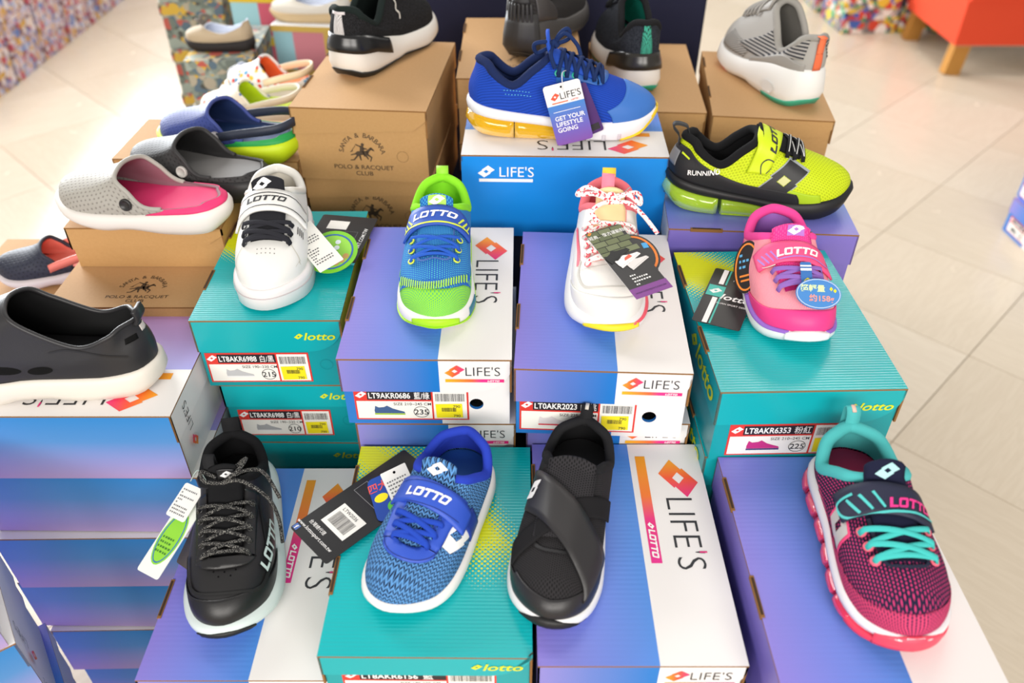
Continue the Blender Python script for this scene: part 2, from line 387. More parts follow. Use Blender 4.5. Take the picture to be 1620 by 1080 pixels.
def rounded_flap(w, h, r, side=1):
    """flap outline from its top edge (v=0) down, with the lower corner on `side` cut to a large curve"""
    p = [(0, 0), (0, -h)] + [(w - r + r * math.sin(a), -h + (r * 0.9) * (1 - math.cos(a))) for a in (PI / 2 * i / 10 for i in range(11))] + [(w, 0)]
    return p if side > 0 else [(w - x, y) for x, y in p][::-1]
def shoe_box(kind, label, x, y, ztop, yaw=0.0, W=0.197, L=0.285, H=0.105, lid=0.046, group=None, mat_top=None, side_full=False, slots=True, logo=True, hole=True, back_logo=False, name='shoe_box', pale=False, emblem_top=False, emblem=True, solid_side=None, flap_h=None):
    """box with its lid; local -y is the flap end, origin at the middle of the base"""
    root = empty(name, (x, y, ztop - H), math.radians(yaw), label, 'shoe box', group)
    w, l = W / 2, L / 2; t = 0.0022; e = 0.0025
    seam = -w + W * 0.58
    if kind == 'life':
        mt = [pale and L_PALE or L_TOP, WHITE, L_VIOLET, KRAFT_EDGE, L_FRONT, solid_side or L_SIDE]
    elif kind == 'teal': mt = [mat_top, TEAL, TEAL, KRAFT_EDGE, TEAL, LIME]
    else: mt = [KRAFT_TOP, KRAFT_TOP, KRAFT, KRAFT_EDGE, KRAFT, KRAFT]
    g = Geo()
    if kind == 'life':
        g.prism(rect(-w, -l, seam, l), (0, 0, H), (1, 0, 0), (0, 1, 0), (0, 0, 1), t, 0, 3, lambda u, v: ((u + w) / (seam + w), (v + l) / L))
        g.prism(rect(seam, -l, w, l), (0, 0, H), (1, 0, 0), (0, 1, 0), (0, 0, 1), t, 1, 3)
    else:
        g.prism(rect(-w, -l, w, l), (0, 0, H), (1, 0, 0), (0, 1, 0), (0, 0, 1), t, 0, 3, lambda u, v: (u + w, v + l))
    # front flap
    fh = flap_h or lid; r = lid * 0.95
    fl = rounded_flap(W, fh, r) if kind != 'kraft' else [(0, 0), (0, -fh), (W * 0.90, -fh * 0.72), (W, -fh * 0.30), (W, 0)]
    if kind == 'life':
        s0 = seam + w
        g.prism([p for p in clip(fl, (s0, -1), (s0, 1), True)], (-w, -l, H - t), (1, 0, 0), (0, 0, 1), (0, -1, 0), t, 4, 3, lambda u, v: (u / s0, 0.5))
        g.prism([p for p in clip(fl, (s0, -1), (s0, 1), False)], (-w, -l, H - t), (1, 0, 0), (0, 0, 1), (0, -1, 0), t, 1, 3)
    else: g.prism(fl, (-w, -l, H - t), (1, 0, 0), (0, 0, 1), (0, -1, 0), t, 4, 3, lambda u, v: (u, v + 0.2))
    g.prism(rect(0, -lid, W, 0), (w, l, H - t), (-1, 0, 0), (0, 0, 1), (0, 1, 0), t, 1 if kind == 'life' else 4, 3)
    g.prism(rect(0, -lid, L, 0), (-w, l, H - t), (0, -1, 0), (0, 0, 1), (-1, 0, 0), t, 2, 3)
    sf = H - 0.004 if side_full else lid
    g.prism(rect(0, -sf, L, 0), (w, -l, H - t), (0, 1, 0), (0, 0, 1), (1, 0, 0), t, 5, 3, lambda u, v: (u / L, 1 + v / sf))
    lidO = g.build('lid', mt, root); bevel(lidO, 0.0012, 2)
    # body: four walls, floor, a round finger hole in the flap end
    g = Geo(); bw, bl = w - e, l - e; bm = [L_BODY, WHITE, L_VIOLET] if kind == 'life' else ([TEAL_BODY] * 3 if kind == 'teal' else [KRAFT] * 3)
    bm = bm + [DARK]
    hz = (H - lid) * 0.58; hx = W * 0.29; hr = W * 0.042
    front = [rect(-bw, 0, seam, H - 0.004), rect(seam, 0, bw, H - 0.004)]
    circ = disc(hx, hz, hr, hr, 18)
    for k, p in enumerate(front):
        for q2 in (diff(p, circ) if (hole and k == 1 and kind == 'life') else [p]):
            g.quad([(a, -bl, b) for a, b in q2], k)
    if hole and kind == 'life':
        for a, b in zip(circ, circ[1:] + circ[:1]): g.quad([(a[0], -bl, a[1]), (b[0], -bl, b[1]), (b[0], -bl + 0.004, b[1]), (a[0], -bl + 0.004, a[1])], 0)
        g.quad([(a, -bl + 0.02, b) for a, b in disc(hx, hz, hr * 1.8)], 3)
    g.quad([(bw, bl, 0), (-bw, bl, 0), (-bw, bl, H - 0.004), (bw, bl, H - 0.004)], 1)
    g.quad([(-bw, bl, 0), (-bw, -bl, 0), (-bw, -bl, H - 0.004), (-bw, bl, H - 0.004)], 2)
    g.quad([(bw, -bl, 0), (bw, bl, 0), (bw, bl, H - 0.004), (bw, -bl, H - 0.004)], 0)
    g.quad([(-bw, bl, 0), (bw, bl, 0), (bw, -bl, 0), (-bw, -bl, 0)], 0)
    body = g.build('body', bm, root)
    if slots:
        for yy in (-0.17, 0.3):
            s = Geo(); s.box((-w + 0.0008, yy * L, H - t * 0.5), (0.0042, L * 0.17, 0.0042), 0); s.box((-w + 0.0008, yy * L, H - t * 0.3), (0.0022, L * 0.15, 0.0046), 1)
            s.build('lid_slot', [KRAFT_EDGE, plain('#3a2715', 0.9)], lidO)
    if kind == 'life' and logo:
        X, Y, Z = Vector((1, 0, 0)), Vector((0, 1, 0)), Vector((0, 0, 1)); fy = -l - 0.0004; k = W / 0.197
        lx = seam + 0.006 * k; lz = H - lid * 0.36
        print_flat('diamond_logo', move(diamond_logo(0.021 * k), lx + 0.012 * k, lz), (0, fy, 0), X, Z, LOGO_GRAD, lidO)
        print_flat('lettering', move(txt("LIFE'S", 0.0185 * k, -0.012, sx=0.95), lx + 0.044 * k, lz), (0, fy, 0), X, Z, INK, lidO)
        bz = H - lid * 0.66
        print_flat('logo_bar', [rect(lx + 0.001, bz - 0.0022, lx + 0.068 * k, bz + 0.0022)], (0, fy, 0), X, Z, gradient_uv([(0, '#f4b51e'), (0.45, '#ee6a3a'), (0.62, '#e8348a'), (1, '#e22b7c')], 0), lidO)
        print_flat('lettering', move(block_lotto(0.0026 * k), lx + 0.056 * k, bz), (0, fy, 0), X, Z, WPRINT, lidO, 0.0005)
        # top of the lid: the lettering runs towards the flap end
    if kind == 'life' and logo and logo != 'front':
        k = W / 0.197
        ux, uy = Vector((0, -1, 0)), Vector((1, 0, 0)); o = (seam + 0.041 * k, l - 0.02 * k, H)
        print_flat('diamond_logo', move(diamond_logo(0.052 * k), 0.034 * k, 0.012 * k), o, ux, uy, LOGO_GRAD, lidO)
        print_flat('lettering', move(txt("LIFE'S", 0.044 * k, -0.014, sx=0.98), 0.112 * k, 0.009 * k), o, ux, uy, INK, lidO)
        print_flat('lettering_accent', [rect(0.137 * k, 0.0185 * k, 0.139 * k, 0.0265 * k)], o, ux, uy, PINK, lidO, 0.0006)
        print_flat('logo_bar', [rect(0.0, -0.034 * k, 0.152 * k, -0.0225 * k)], o, ux, uy, gradient_uv([(0, '#f2a01f'), (0.4, '#f07a30'), (0.62, '#e22b7c'), (1, '#e22b8c')], 0), lidO)
        print_flat('lettering', move(block_lotto(0.0072 * k), 0.127 * k, -0.0283 * k), o, ux, uy, WPRINT, lidO, 0.0006); print_flat('diamond_logo', move(diamond_logo(0.0085 * k), 0.103 * k, -0.0283 * k), o, ux, uy, WPRINT, lidO, 0.0006)
    if back_logo:
        ux, uy = Vector((0, 0, 1)), Vector((1, 0, 0)); o = (-w * 0.30, l + 0.0005, H - 0.034)
        O2 = Vector((w * 0.62, l + 0.0004, H * 0.30)); d1 = Vector((-0.0, 0, 1)); d2 = Vector((1, 0, 0))
        print_flat('diamond_logo', diamond_logo(0.020), O2, d1, d2, LOGO_GRAD, lidO)
        print_flat('lettering', move(txt("LIFE'S", 0.018, -0.012), 0.040, 0), O2, d1, d2, INK, lidO)
    if kind == 'teal' and logo:
        X, Z = Vector((1, 0, 0)), Vector((0, 0, 1)); fy = -l - 0.0004
        print_flat('lettering', move(txt('lotto', 0.0155, 0.016, 0.25, 1.25), w - 0.028, H - fh * 0.52), (0, fy, 0), X, Z, TEALY, lidO); print_flat('diamond_logo', move(diamond_logo(0.0105), w - 0.053, H - fh * 0.52), (0, fy, 0), X, Z, TEALY, lidO)
        O3 = Vector((-w - 0.0004, 0, H - lid * 0.5)); print_flat('lettering', move(txt('lotto', 0.036, 0.016, 0.25, 1.2), 0.075, 0), O3, Vector((0, -1, 0)), Vector((0, 0, 1)), TEALY, lidO); print_flat('diamond_logo', move(diamond_logo(0.026), 0.018, 0), O3, Vector((0, -1, 0)), Vector((0, 0, 1)), TEALY, lidO)
    if kind == 'teal': print_flat('embossed_ring', ring(hx + 0.012, hz, hr * 1.1, hr * 1.1, 0.0012), (0, -bl, 0), (1, 0, 0), (0, 0, 1), plain('#0b8b92', 0.35), body)
    if kind == 'kraft':
        if emblem: polo_emblem(body, (0.0, -bl - 0.0004, (H - lid) * 0.55), (1, 0, 0), (0, 0, 1), 0.00245)
        if emblem_top: polo_emblem(lidO, (0.01, -l * 0.52, H), (1, 0, 0), (0, 1, 0), 0.0022)
        if hole: print_flat('finger_tab', ring(w * 0.6, (H - lid) * 0.55, 0.009, 0.009, 0.0006), (0, -bl, 0), (1, 0, 0), (0, 0, 1), plain('#7f5f38', 0.8), body)
    root['_fy'] = -bl; return root, lidO, body

def arc_text(s, r, size, a0, a1, bold=0.004):
    out = []; n = len(s)
    for i, ch in enumerate(s):
        if ch == ' ': continue
        a = a0 + (a1 - a0) * i / (n - 1); out += move(txt(ch, size, bold), r * math.cos(a), r * math.sin(a), 1, a - PI / 2)
    return out
def polo_emblem(parent, O, ax, ay, s):
    """rider with raised mallet on a galloping horse, club name above and below (drawn in units, scaled by s)"""
    P = [[(-4, 0), (3, 0.6), (4.2, 2), (3, 3.2), (-3, 2.8), (-4.6, 1.6)], [(3, 1.2), (6.2, 4.6), (5.2, 5.4), (2.2, 3.0)], [(5.0, 4.2), (7.6, 3.0), (7.4, 4.0), (6.0, 5.6), (5.0, 5.4)],
         [(-4.4, 1.4), (-7.6, 0.4), (-7.4, -0.2), (-4.2, 0.6)], [(-3.4, 0.4), (-6.0, -2.8), (-5.2, -3.2), (-2.2, 0.2)], [(-5.9, -2.7), (-8, -3.0), (-7.9, -3.7), (-5.2, -3.3)],
         [(2.0, 0.6), (5.6, -1.6), (6.0, -0.9), (3.4, 1.4)], [(5.2, -1.3), (4.2, -3.8), (4.9, -3.9), (6.0, -1.0)], [(0.8, 0.6), (3.2, -2.6), (3.8, -2.1), (2.2, 0.8)], [(-2.6, 0.4), (-1.6, -3.4), (-0.9, -3.3), (-1.2, 0.4)],
         [(-1.6, 2.6), (1.4, 2.8), (1.0, 6.2), (-1.0, 6.6)], [(-0.2, 6.4), (1.2, 6.3), (1.6, 7.6), (0.4, 8.4), (-0.5, 7.6)], [(0.2, 4.2), (3.2, 4.0), (3.1, 4.7), (0.4, 5.4)],
         [(-0.8, 6.2), (-3.6, 7.6), (-3.9, 7.0), (-0.8, 5.2)], [(-3.9, 7.0), (-3.4, 7.4), (-6.4, 2.8), (-6.8, 3.0)], [(-7.6, 2.6), (-6.0, 3.2), (-5.9, 2.6), (-7.5, 2.0)], [(-0.4, 3.0), (1.0, 3.0), (1.8, -0.6), (0.9, -0.8)]]
    ps = [[(x * s, y * s) for x, y in p] for p in P]
    ps += arc_text('SANTA & BARBARA', 13.5 * s, 4.4 * s, PI * 0.93, PI * 0.07, 0.002)
    ps += move(txt('POLO & RACQUET', 4.1 * s, 0.004, sx=1.1), 0, -7.8 * s) + move(txt('CLUB', 4.1 * s, 0.004, sx=1.1), 0, -12.0 * s)
    print_flat('rider_emblem', ps, O, ax, ay, KRAFT_INK, parent)

def barcode(w, h, seed):
    r = random.Random(seed); x = 0; ps = []
    while x < w:
        a = w * r.choice((0.008, 0.012, 0.02)); ps.append(rect(x, 0, min(x + a, w), h)); x += a + w * r.choice((0.01, 0.014, 0.022))
    return ps
def shoe_picto(col, sole):
    up = [[(-1, -0.12), (-0.95, 0.02), (-0.6, 0.14), (-0.2, 0.30), (0.15, 0.55), (0.35, 0.42), (0.7, 0.38), (0.92, 0.52), (1.0, 0.1), (0.98, -0.12)]]
    out = [rect(-1.0, -0.25, 1.0, -0.13)]
    return up, out
def price_label(root, xc, zc, w, h, code, cjk, size, rng, pic, sole, yellow=True, price=None, seed=1):
    """red framed size label on the end of a box"""
    fy = root['_fy'] - 0.0006; X, Z = Vector((1, 0, 0)), Vector((0, 0, 1)); O = Vector((xc, fy, zc))
    g = Geo(); g.prism(rect(-w / 2, -h / 2, w / 2, h / 2), O, X, Z, (0, -1, 0), 0.0004, 0, 0); lab = g.build('price_label', [RED], root)
    b = h * 0.045; split = w * 0.175; top = h * 0.17
    def pf(nm, ps, m, off): print_flat(nm, ps, O, X, Z, m, lab, off)
    pf('label_panel', [rect(-w / 2 + b, -h / 2 + b, split, top - b), rect(split + b, -h / 2 + b, w / 2 - b, h / 2 - b)], PAPER, 0.0003)
    pf('name_bar', [rect(-w / 2 + w * 0.115, top, split, h / 2 - b)], BAR, 0.0003)
    pf('diamond_logo', move(diamond_logo(h * 0.26), -w / 2 + w * 0.062, (top + h / 2) / 2), WPRINT, 0.0005)
    cy = (top + h / 2 - b) / 2
    tw = txt(code, h * 0.25, 0.018, align='LEFT'); k = w * 0.365 / max(p[0] for q in tw for p in q)
    pf('lettering', [[(x * k - w / 2 + w * 0.128, y + cy) for x, y in q] for q in tw], WPRINT, 0.0005)
    tw = txt(cjk, h * 0.25, 0.006, align='LEFT'); k = min(w * 0.135 / max(p[0] for q in tw for p in q), 1.0)
    pf('lettering', [[(x * k + split - w * 0.150, y + cy - h * 0.008) for x, y in q] for q in tw], WPRINT, 0.0005)
    pf('lettering', move(txt(rng, h * 0.125, 0.002, sx=1.0), split - w * 0.17, top - b - h * 0.085), INK, 0.0006)
    pf('size_oval', ring(split - w * 0.095, -h * 0.225, w * 0.07, h * 0.185, h * 0.016), INK, 0.0006)
    pf('lettering', move(txt(size, h * 0.24, 0.012), split - w * 0.095, -h * 0.225), INK, 0.0006)
    up, so = shoe_picto(0, 0); c = (-w * 0.20, -h * 0.23)
    pf('shoe_picture', move(up, c[0], c[1], w * 0.135, 0, True), plain(pic, 0.6), 0.0005); pf('shoe_picture_sole', move(so, c[0], c[1], w * 0.135, 0, True), plain(sole, 0.6), 0.0006)
    bx = split + b * 2.2; bw2 = w / 2 - b * 2.2 - bx
    pf('barcode', move(barcode(bw2, h * 0.25, seed), bx, h * 0.13), INK, 0.0006)
    if yellow:
        pf('price_sticker', move([rect(-bw2 * 0.46, -h * 0.24, bw2 * 0.46, h * 0.22)], bx + bw2 * 0.46, -h * 0.17, 1, 0.03), YELLOW, 0.0009)
        pf('barcode', move(barcode(bw2 * 0.5, h * 0.13, seed + 5), bx + bw2 * 0.2, -h * 0.2), INK, 0.0012)
        pf('lettering', move(txt(price or '790', h * 0.12, 0.004), bx + bw2 * 0.72, h * -0.03) + move(txt(price or '790', h * 0.12, 0.004), bx + bw2 * 0.72, -h * 0.34), INK, 0.0012)
    return lab

TT_A = teal_top(math.radians(52), 0.212, 0.010, 0.058, 'teal_halftone_front')
TT_B = teal_top(math.radians(62), 0.178, 0.028, 0.034, 'teal_halftone_back', 0.045)
TT_C = teal_top(math.radians(52), 0.196, 0.024, 0.042, 'teal_halftone_right', 0.075)
B = {}
def yb(yfront, L): return yfront + L / 2
# front row
B['A'] = shoe_box('life', 'violet and white shoe box lying under the black slip-on shoe with crossed straps', 0.1225, 0.5555, 0.668, 0.0, 0.197, 0.287)
B['T'] = shoe_box('teal', 'glossy teal shoe box with yellow halftone dots under the royal blue knit shoe', -0.081, yb(0.421, 0.274), 0.668, -0.5, 0.203, 0.274, mat_top=TT_A, flap_h=0.03)
price_label(B['T'][0], -0.008, 0.0545, 0.15, 0.044, 'LT8AKR6156', '藍', '210', 'SIZE 180-220 CM', '#2c4fa0', '#ffffff', seed=9)
B['F'] = shoe_box('life', 'violet and white shoe box, lowest of the front row, under the black leather lace-up', -0.281, yb(0.436, 0.287), 0.60, 0.0, 0.197, 0.287)
B['D'] = shoe_box('life', 'violet shoe box at the front right under the navy and pink knit shoe', 0.3335, 0.512, 0.700, 0.3, 0.2, 0.272, logo='front')
# second row
B['B2'] = shoe_box('life', "violet and white shoe box with a size 235 label under the blue and lime shoe", -0.0965, yb(0.700, 0.285), 0.80, -0.5, 0.195, 0.285, H=0.100)
price_label(B['B2'][0], -0.0185, 0.030, 0.132, 0.047, 'LT9AKR0686', '藍/綠', '235', 'SIZE 210~245 CM', '#3d5a8a', '#9cc21f', seed=2)
B['B2b'] = shoe_box('life', 'violet and white shoe box beneath the box with the size 235 label', -0.090, yb(0.702, 0.285), 0.70, -0.3, 0.190, 0.285)
B['B3'] = shoe_box('life', "violet and white shoe box directly under the white and pink trainer", 0.106, yb(0.680, 0.289), 0.80, -2.6, 0.195, 0.289, H=0.100)
price_label(B['B3'][0], -0.025, 0.030, 0.132, 0.047, 'LT0AKR2023', '白/桃', '225', 'SIZE 225-250 CM', '#d8d0d2', '#d23a4a', seed=3)
B['B3b'] = shoe_box('life', 'violet and white shoe box beneath the box of the white and pink trainer', 0.1155, yb(0.700, 0.285), 0.70, -0.6, 0.194, 0.28)
B['T2'] = shoe_box('teal', "glossy teal and yellow shoe box directly under the pink shoe", 0.3165, yb(0.650, 0.272), 0.80, 1.5, 0.2, 0.275, mat_top=TT_C)
price_label(B['T2'][0], -0.0115, 0.031, 0.138, 0.047, 'LT8AKR6353', '粉紅', '225', 'SIZE 210~245 CM', '#c02a7c', '#3a2a6a', seed=4)
B['T2b'] = shoe_box('teal', 'teal shoe box beneath the box of the pink shoe', 0.318, yb(0.655, 0.275), 0.695, 1.0, 0.2, 0.275, mat_top=TT_C)
B['T1'] = shoe_box('teal', 'glossy teal and yellow shoe box labelled size 215 under the white shoe', -0.2975, yb(0.785, 0.262), 0.79, 0.5, 0.181, 0.262, mat_top=TT_B)
price_label(B['T1'][0], -0.020, 0.030, 0.128, 0.047, 'LT8AKR6988', '白/黑', '215', 'SIZE 190~230 CM', '#b9b9bb', '#e6e6e6', seed=5)
B['T1b'] = shoe_box('teal', 'teal shoe box labelled size 210, second of the teal stack', -0.282, yb(0.788, 0.262), 0.685, 0.0, 0.185, 0.262, mat_top=TT_B, lid=0.036)
price_label(B['T1b'][0], -0.018, 0.0365, 0.122, 0.046, 'LT8AKR6988', '白/黑', '210', 'SIZE 190~230 CM', '#a9a9ac', '#e6e6e6', seed=6)
B['T1c'] = shoe_box('teal', 'teal shoe box without a visible label, lowest of the teal stack', -0.278, yb(0.790, 0.262), 0.58, -0.8, 0.185, 0.262, mat_top=TT_B)
# third row
B['blue'] = shoe_box('life', 'bright blue shoe box turned sideways under the blue and yellow runner', 0.0745, 1.128, 0.885, -91.5, 0.197, 0.283, H=0.128, lid=0.05, side_full=True, solid_side=plain('#0a86dc', 0.4, 0.45, name='bright_blue_print'))
r_, lid_, _ = B['blue']
for ps, dz, m in ((diamond_logo(0.0215), 0, WPRINT), (move(txt("LIFE'S", 0.021, 0.0), 0.042, 0), 0, WPRINT), ([rect(-0.010, -0.0155, 0.0645, -0.0108)], 0, WPRINT)):
    print_flat('white_logo', move(ps, 0.034, 0.104), (0.0985 + 0.0004, -0.1415, 0.0), Vector((0, 1, 0)), Vector((0, 0, 1)), m, lid_)
B['Y'] = shoe_box('life', 'violet blue shoe box with kraft slots under the yellow and black runner', 0.3385, 1.032, 0.82, 86.0, 0.185, 0.248, H=0.105, lid=0.044)
# left stack, long sides towards the camera
for k in range(7):
    dx, dy, a = ((0, 0, 0), (0.006, 0.004, -0.6), (0.004, -0.006, 0.8), (-0.006, 0.0, -0.5), (0.004, -0.004, 1.2), (0.012, 0.003, -0.9), (0.0, 0.0, 0.6))[k]
    lab = ('violet and white shoe box with a blue side under the black and white water clog', 'blue-sided shoe box, second from the top of the left stack', 'blue-sided shoe box, third from the top of the left stack',
           'blue-sided shoe box, fourth from the top of the left stack', 'blue-sided shoe box, fifth from the top of the left stack', 'blue-sided shoe box, sixth from the top of the left stack', 'blue-sided shoe box standing on the floor below the left stack')[k]
    B['S%d' % k] = shoe_box('life', lab, -0.5305 + dx, 0.775 + dy, 0.735 - 0.105 * k, -90 + a, 0.195, 0.285, 0.105, 0.04, 'left stack of blue-sided boxes', side_full=True, back_logo=k == 0, hole=False, logo=k == 0, pale=True, slots=False)
# a second stack nearer to the camera at the left edge
for k in range(7):
    th = 36
    c, s = math.cos(math.radians(th)), math.sin(math.radians(th))
    px, py = -0.503 + (0.004 if k % 2 else 0.0), 0.455 + (0.004 if k % 2 else 0)
    # corner (front right end) at px,py ; long axis leaves it towards the left
    cx = px - c * 0.1425 - s * 0.0975; cy = py - s * 0.1425 + c * 0.0975
    B['N%d' % k] = shoe_box('life', ('topmost', 'second', 'third', 'fourth', 'fifth', 'sixth', 'lowest')[k] + ' white-ended shoe box of the stack at the bottom left edge', cx, cy, 0.735 - 0.105 * k, -90 + th, 0.195, 0.285, 0.105, 0.04, 'stack at the bottom left edge', side_full=True, back_logo=True, hole=False, logo=False, slots=False)
# kraft boxes
B['br1'] = shoe_box('kraft', 'kraft shoe box with a horse rider emblem under the black and white runner', -0.214, 1.302, 0.90, -5.0, 0.205, 0.30, 0.116, 0.040)
B['br1b'] = shoe_box('kraft', 'kraft shoe box with its flap ajar beneath the horse rider kraft box', -0.214, 1.312, 0.784, -4.0, 0.205, 0.30, 0.105, 0.036)
B['br2'] = shoe_box('kraft', 'kraft shoe box at the back centre under the charcoal shoe', 0.015, 1.426, 0.90, -0.5, 0.204, 0.305, 0.11, 0.048, hole=False, emblem=False, emblem_top=True)
B['br2b'] = shoe_box('kraft', 'kraft shoe box, second from the top at the back centre', 0.014, 1.424, 0.79, 0.5, 0.205, 0.30, 0.11, 0.046, hole=False, emblem=False)
B['br3'] = shoe_box('kraft', 'kraft shoe box under the black shoe with the teal heel stripe', 0.230, 1.425, 0.85, -3.5, 0.184, 0.325, 0.112, 0.036)
B['br4'] = shoe_box('kraft', 'kraft shoe box at the back right under the grey runner', 0.4315, 1.385, 0.85, -7.0, 0.190, 0.30, 0.112, 0.036)
B['K1'] = shoe_box('kraft', 'kraft shoe box with a horse rider emblem printed on its lid behind the water clog', -0.507, 0.952, 0.750, 0.0, 0.205, 0.17, 0.070, 0.03, emblem_top=True, emblem=False, slots=False, hole=False)
B['K0'] = shoe_box('kraft', 'kraft shoe box at the left edge under the navy and coral clog', -0.738, 1.105, 0.655, 0.0, 0.225, 0.175, 0.075, 0.03, slots=False, hole=False, emblem=False)
B['K2'] = shoe_box('kraft', 'shallow kraft shoe box under the grey and pink clog', -0.497, 1.045, 0.814, 0.0, 0.212, 0.17, 0.0635, 0.032, slots=False, hole=False, emblem=False)
B['K4'] = shoe_box('kraft', 'kraft shoe box at the back left under the blue and lime clog', -0.470, 1.238, 0.814, -2.0, 0.29, 0.15, 0.09, 0.03, slots=False, hole=False, emblem=False)

# risers carrying the rows (the lower boxes stand on them)
def riser(label, x0, x1, y0, y1, z):
    g = Geo(); cx, cy = (x0 + x1) / 2, (y0 + y1) / 2; w, d = x1 - x0, y1 - y0
    root = empty('display_riser', (cx, cy, 0), 0, label, 'riser')
    m = plain('#23263a', 0.85); g.box((0, 0, z - 0.008), (w, d, 0.016)); o = g.build('riser_top', m, root); bevel(o, 0.003)
    for sx in (-1, 1):
        g = Geo(); g.box((sx * (w / 2 - 0.012), 0, (z - 0.016) / 2), (0.02, d - 0.02, z - 0.016)); g.build('side_panel', m, root)
    for sy in (-1, 1):
        g = Geo(); g.box((0, sy * (d / 2 - 0.012), (z - 0.016) / 2), (w - 0.05, 0.016, z - 0.016)); g.build('end_panel', m, root)
    return root
riser('dark riser hidden under the front row between the violet boxes', -0.175, 0.215, 0.43, 0.69, 0.562)
riser('dark riser hidden under the lowest front left box', -0.372, -0.20, 0.44, 0.70, 0.494)
riser('dark riser hidden under the front right violet box', 0.245, 0.42, 0.39, 0.635, 0.594)
riser('dark riser hidden under the middle row of boxes', -0.185, 0.415, 0.715, 0.95, 0.589)
riser('dark riser hidden under the teal stack', -0.365, -0.195, 0.80, 1.04, 0.474)
riser('dark riser hidden under the sideways blue box', -0.06, 0.19, 1.04, 1.20, 0.756)
riser('dark riser hidden under the violet box of the yellow runner', 0.235, 0.44, 0.985, 1.11, 0.714)
riser('dark riser hidden under the kraft boxes at the back left', -0.285, -0.115, 1.19, 1.44, 0.678)
riser('dark riser hidden under the back centre kraft boxes', -0.095, 0.11, 1.29, 1.54, 0.679)
riser('dark riser hidden under the kraft box with the teal-striped shoe', 0.135, 0.30, 1.30, 1.56, 0.737)
riser('dark riser hidden under the kraft box with the grey runner', 0.345, 0.505, 1.27, 1.51, 0.737)
riser('dark riser hidden under the clog boxes at the left', -0.605, -0.405, 0.885, 1.125, 0.679)
riser('dark riser hidden under the box of the navy clog', -0.84, -0.64, 1.03, 1.18, 0.579)
riser('dark riser hidden under the box of the blue and lime clog', -0.585, -0.33, 1.175, 1.30, 0.723)

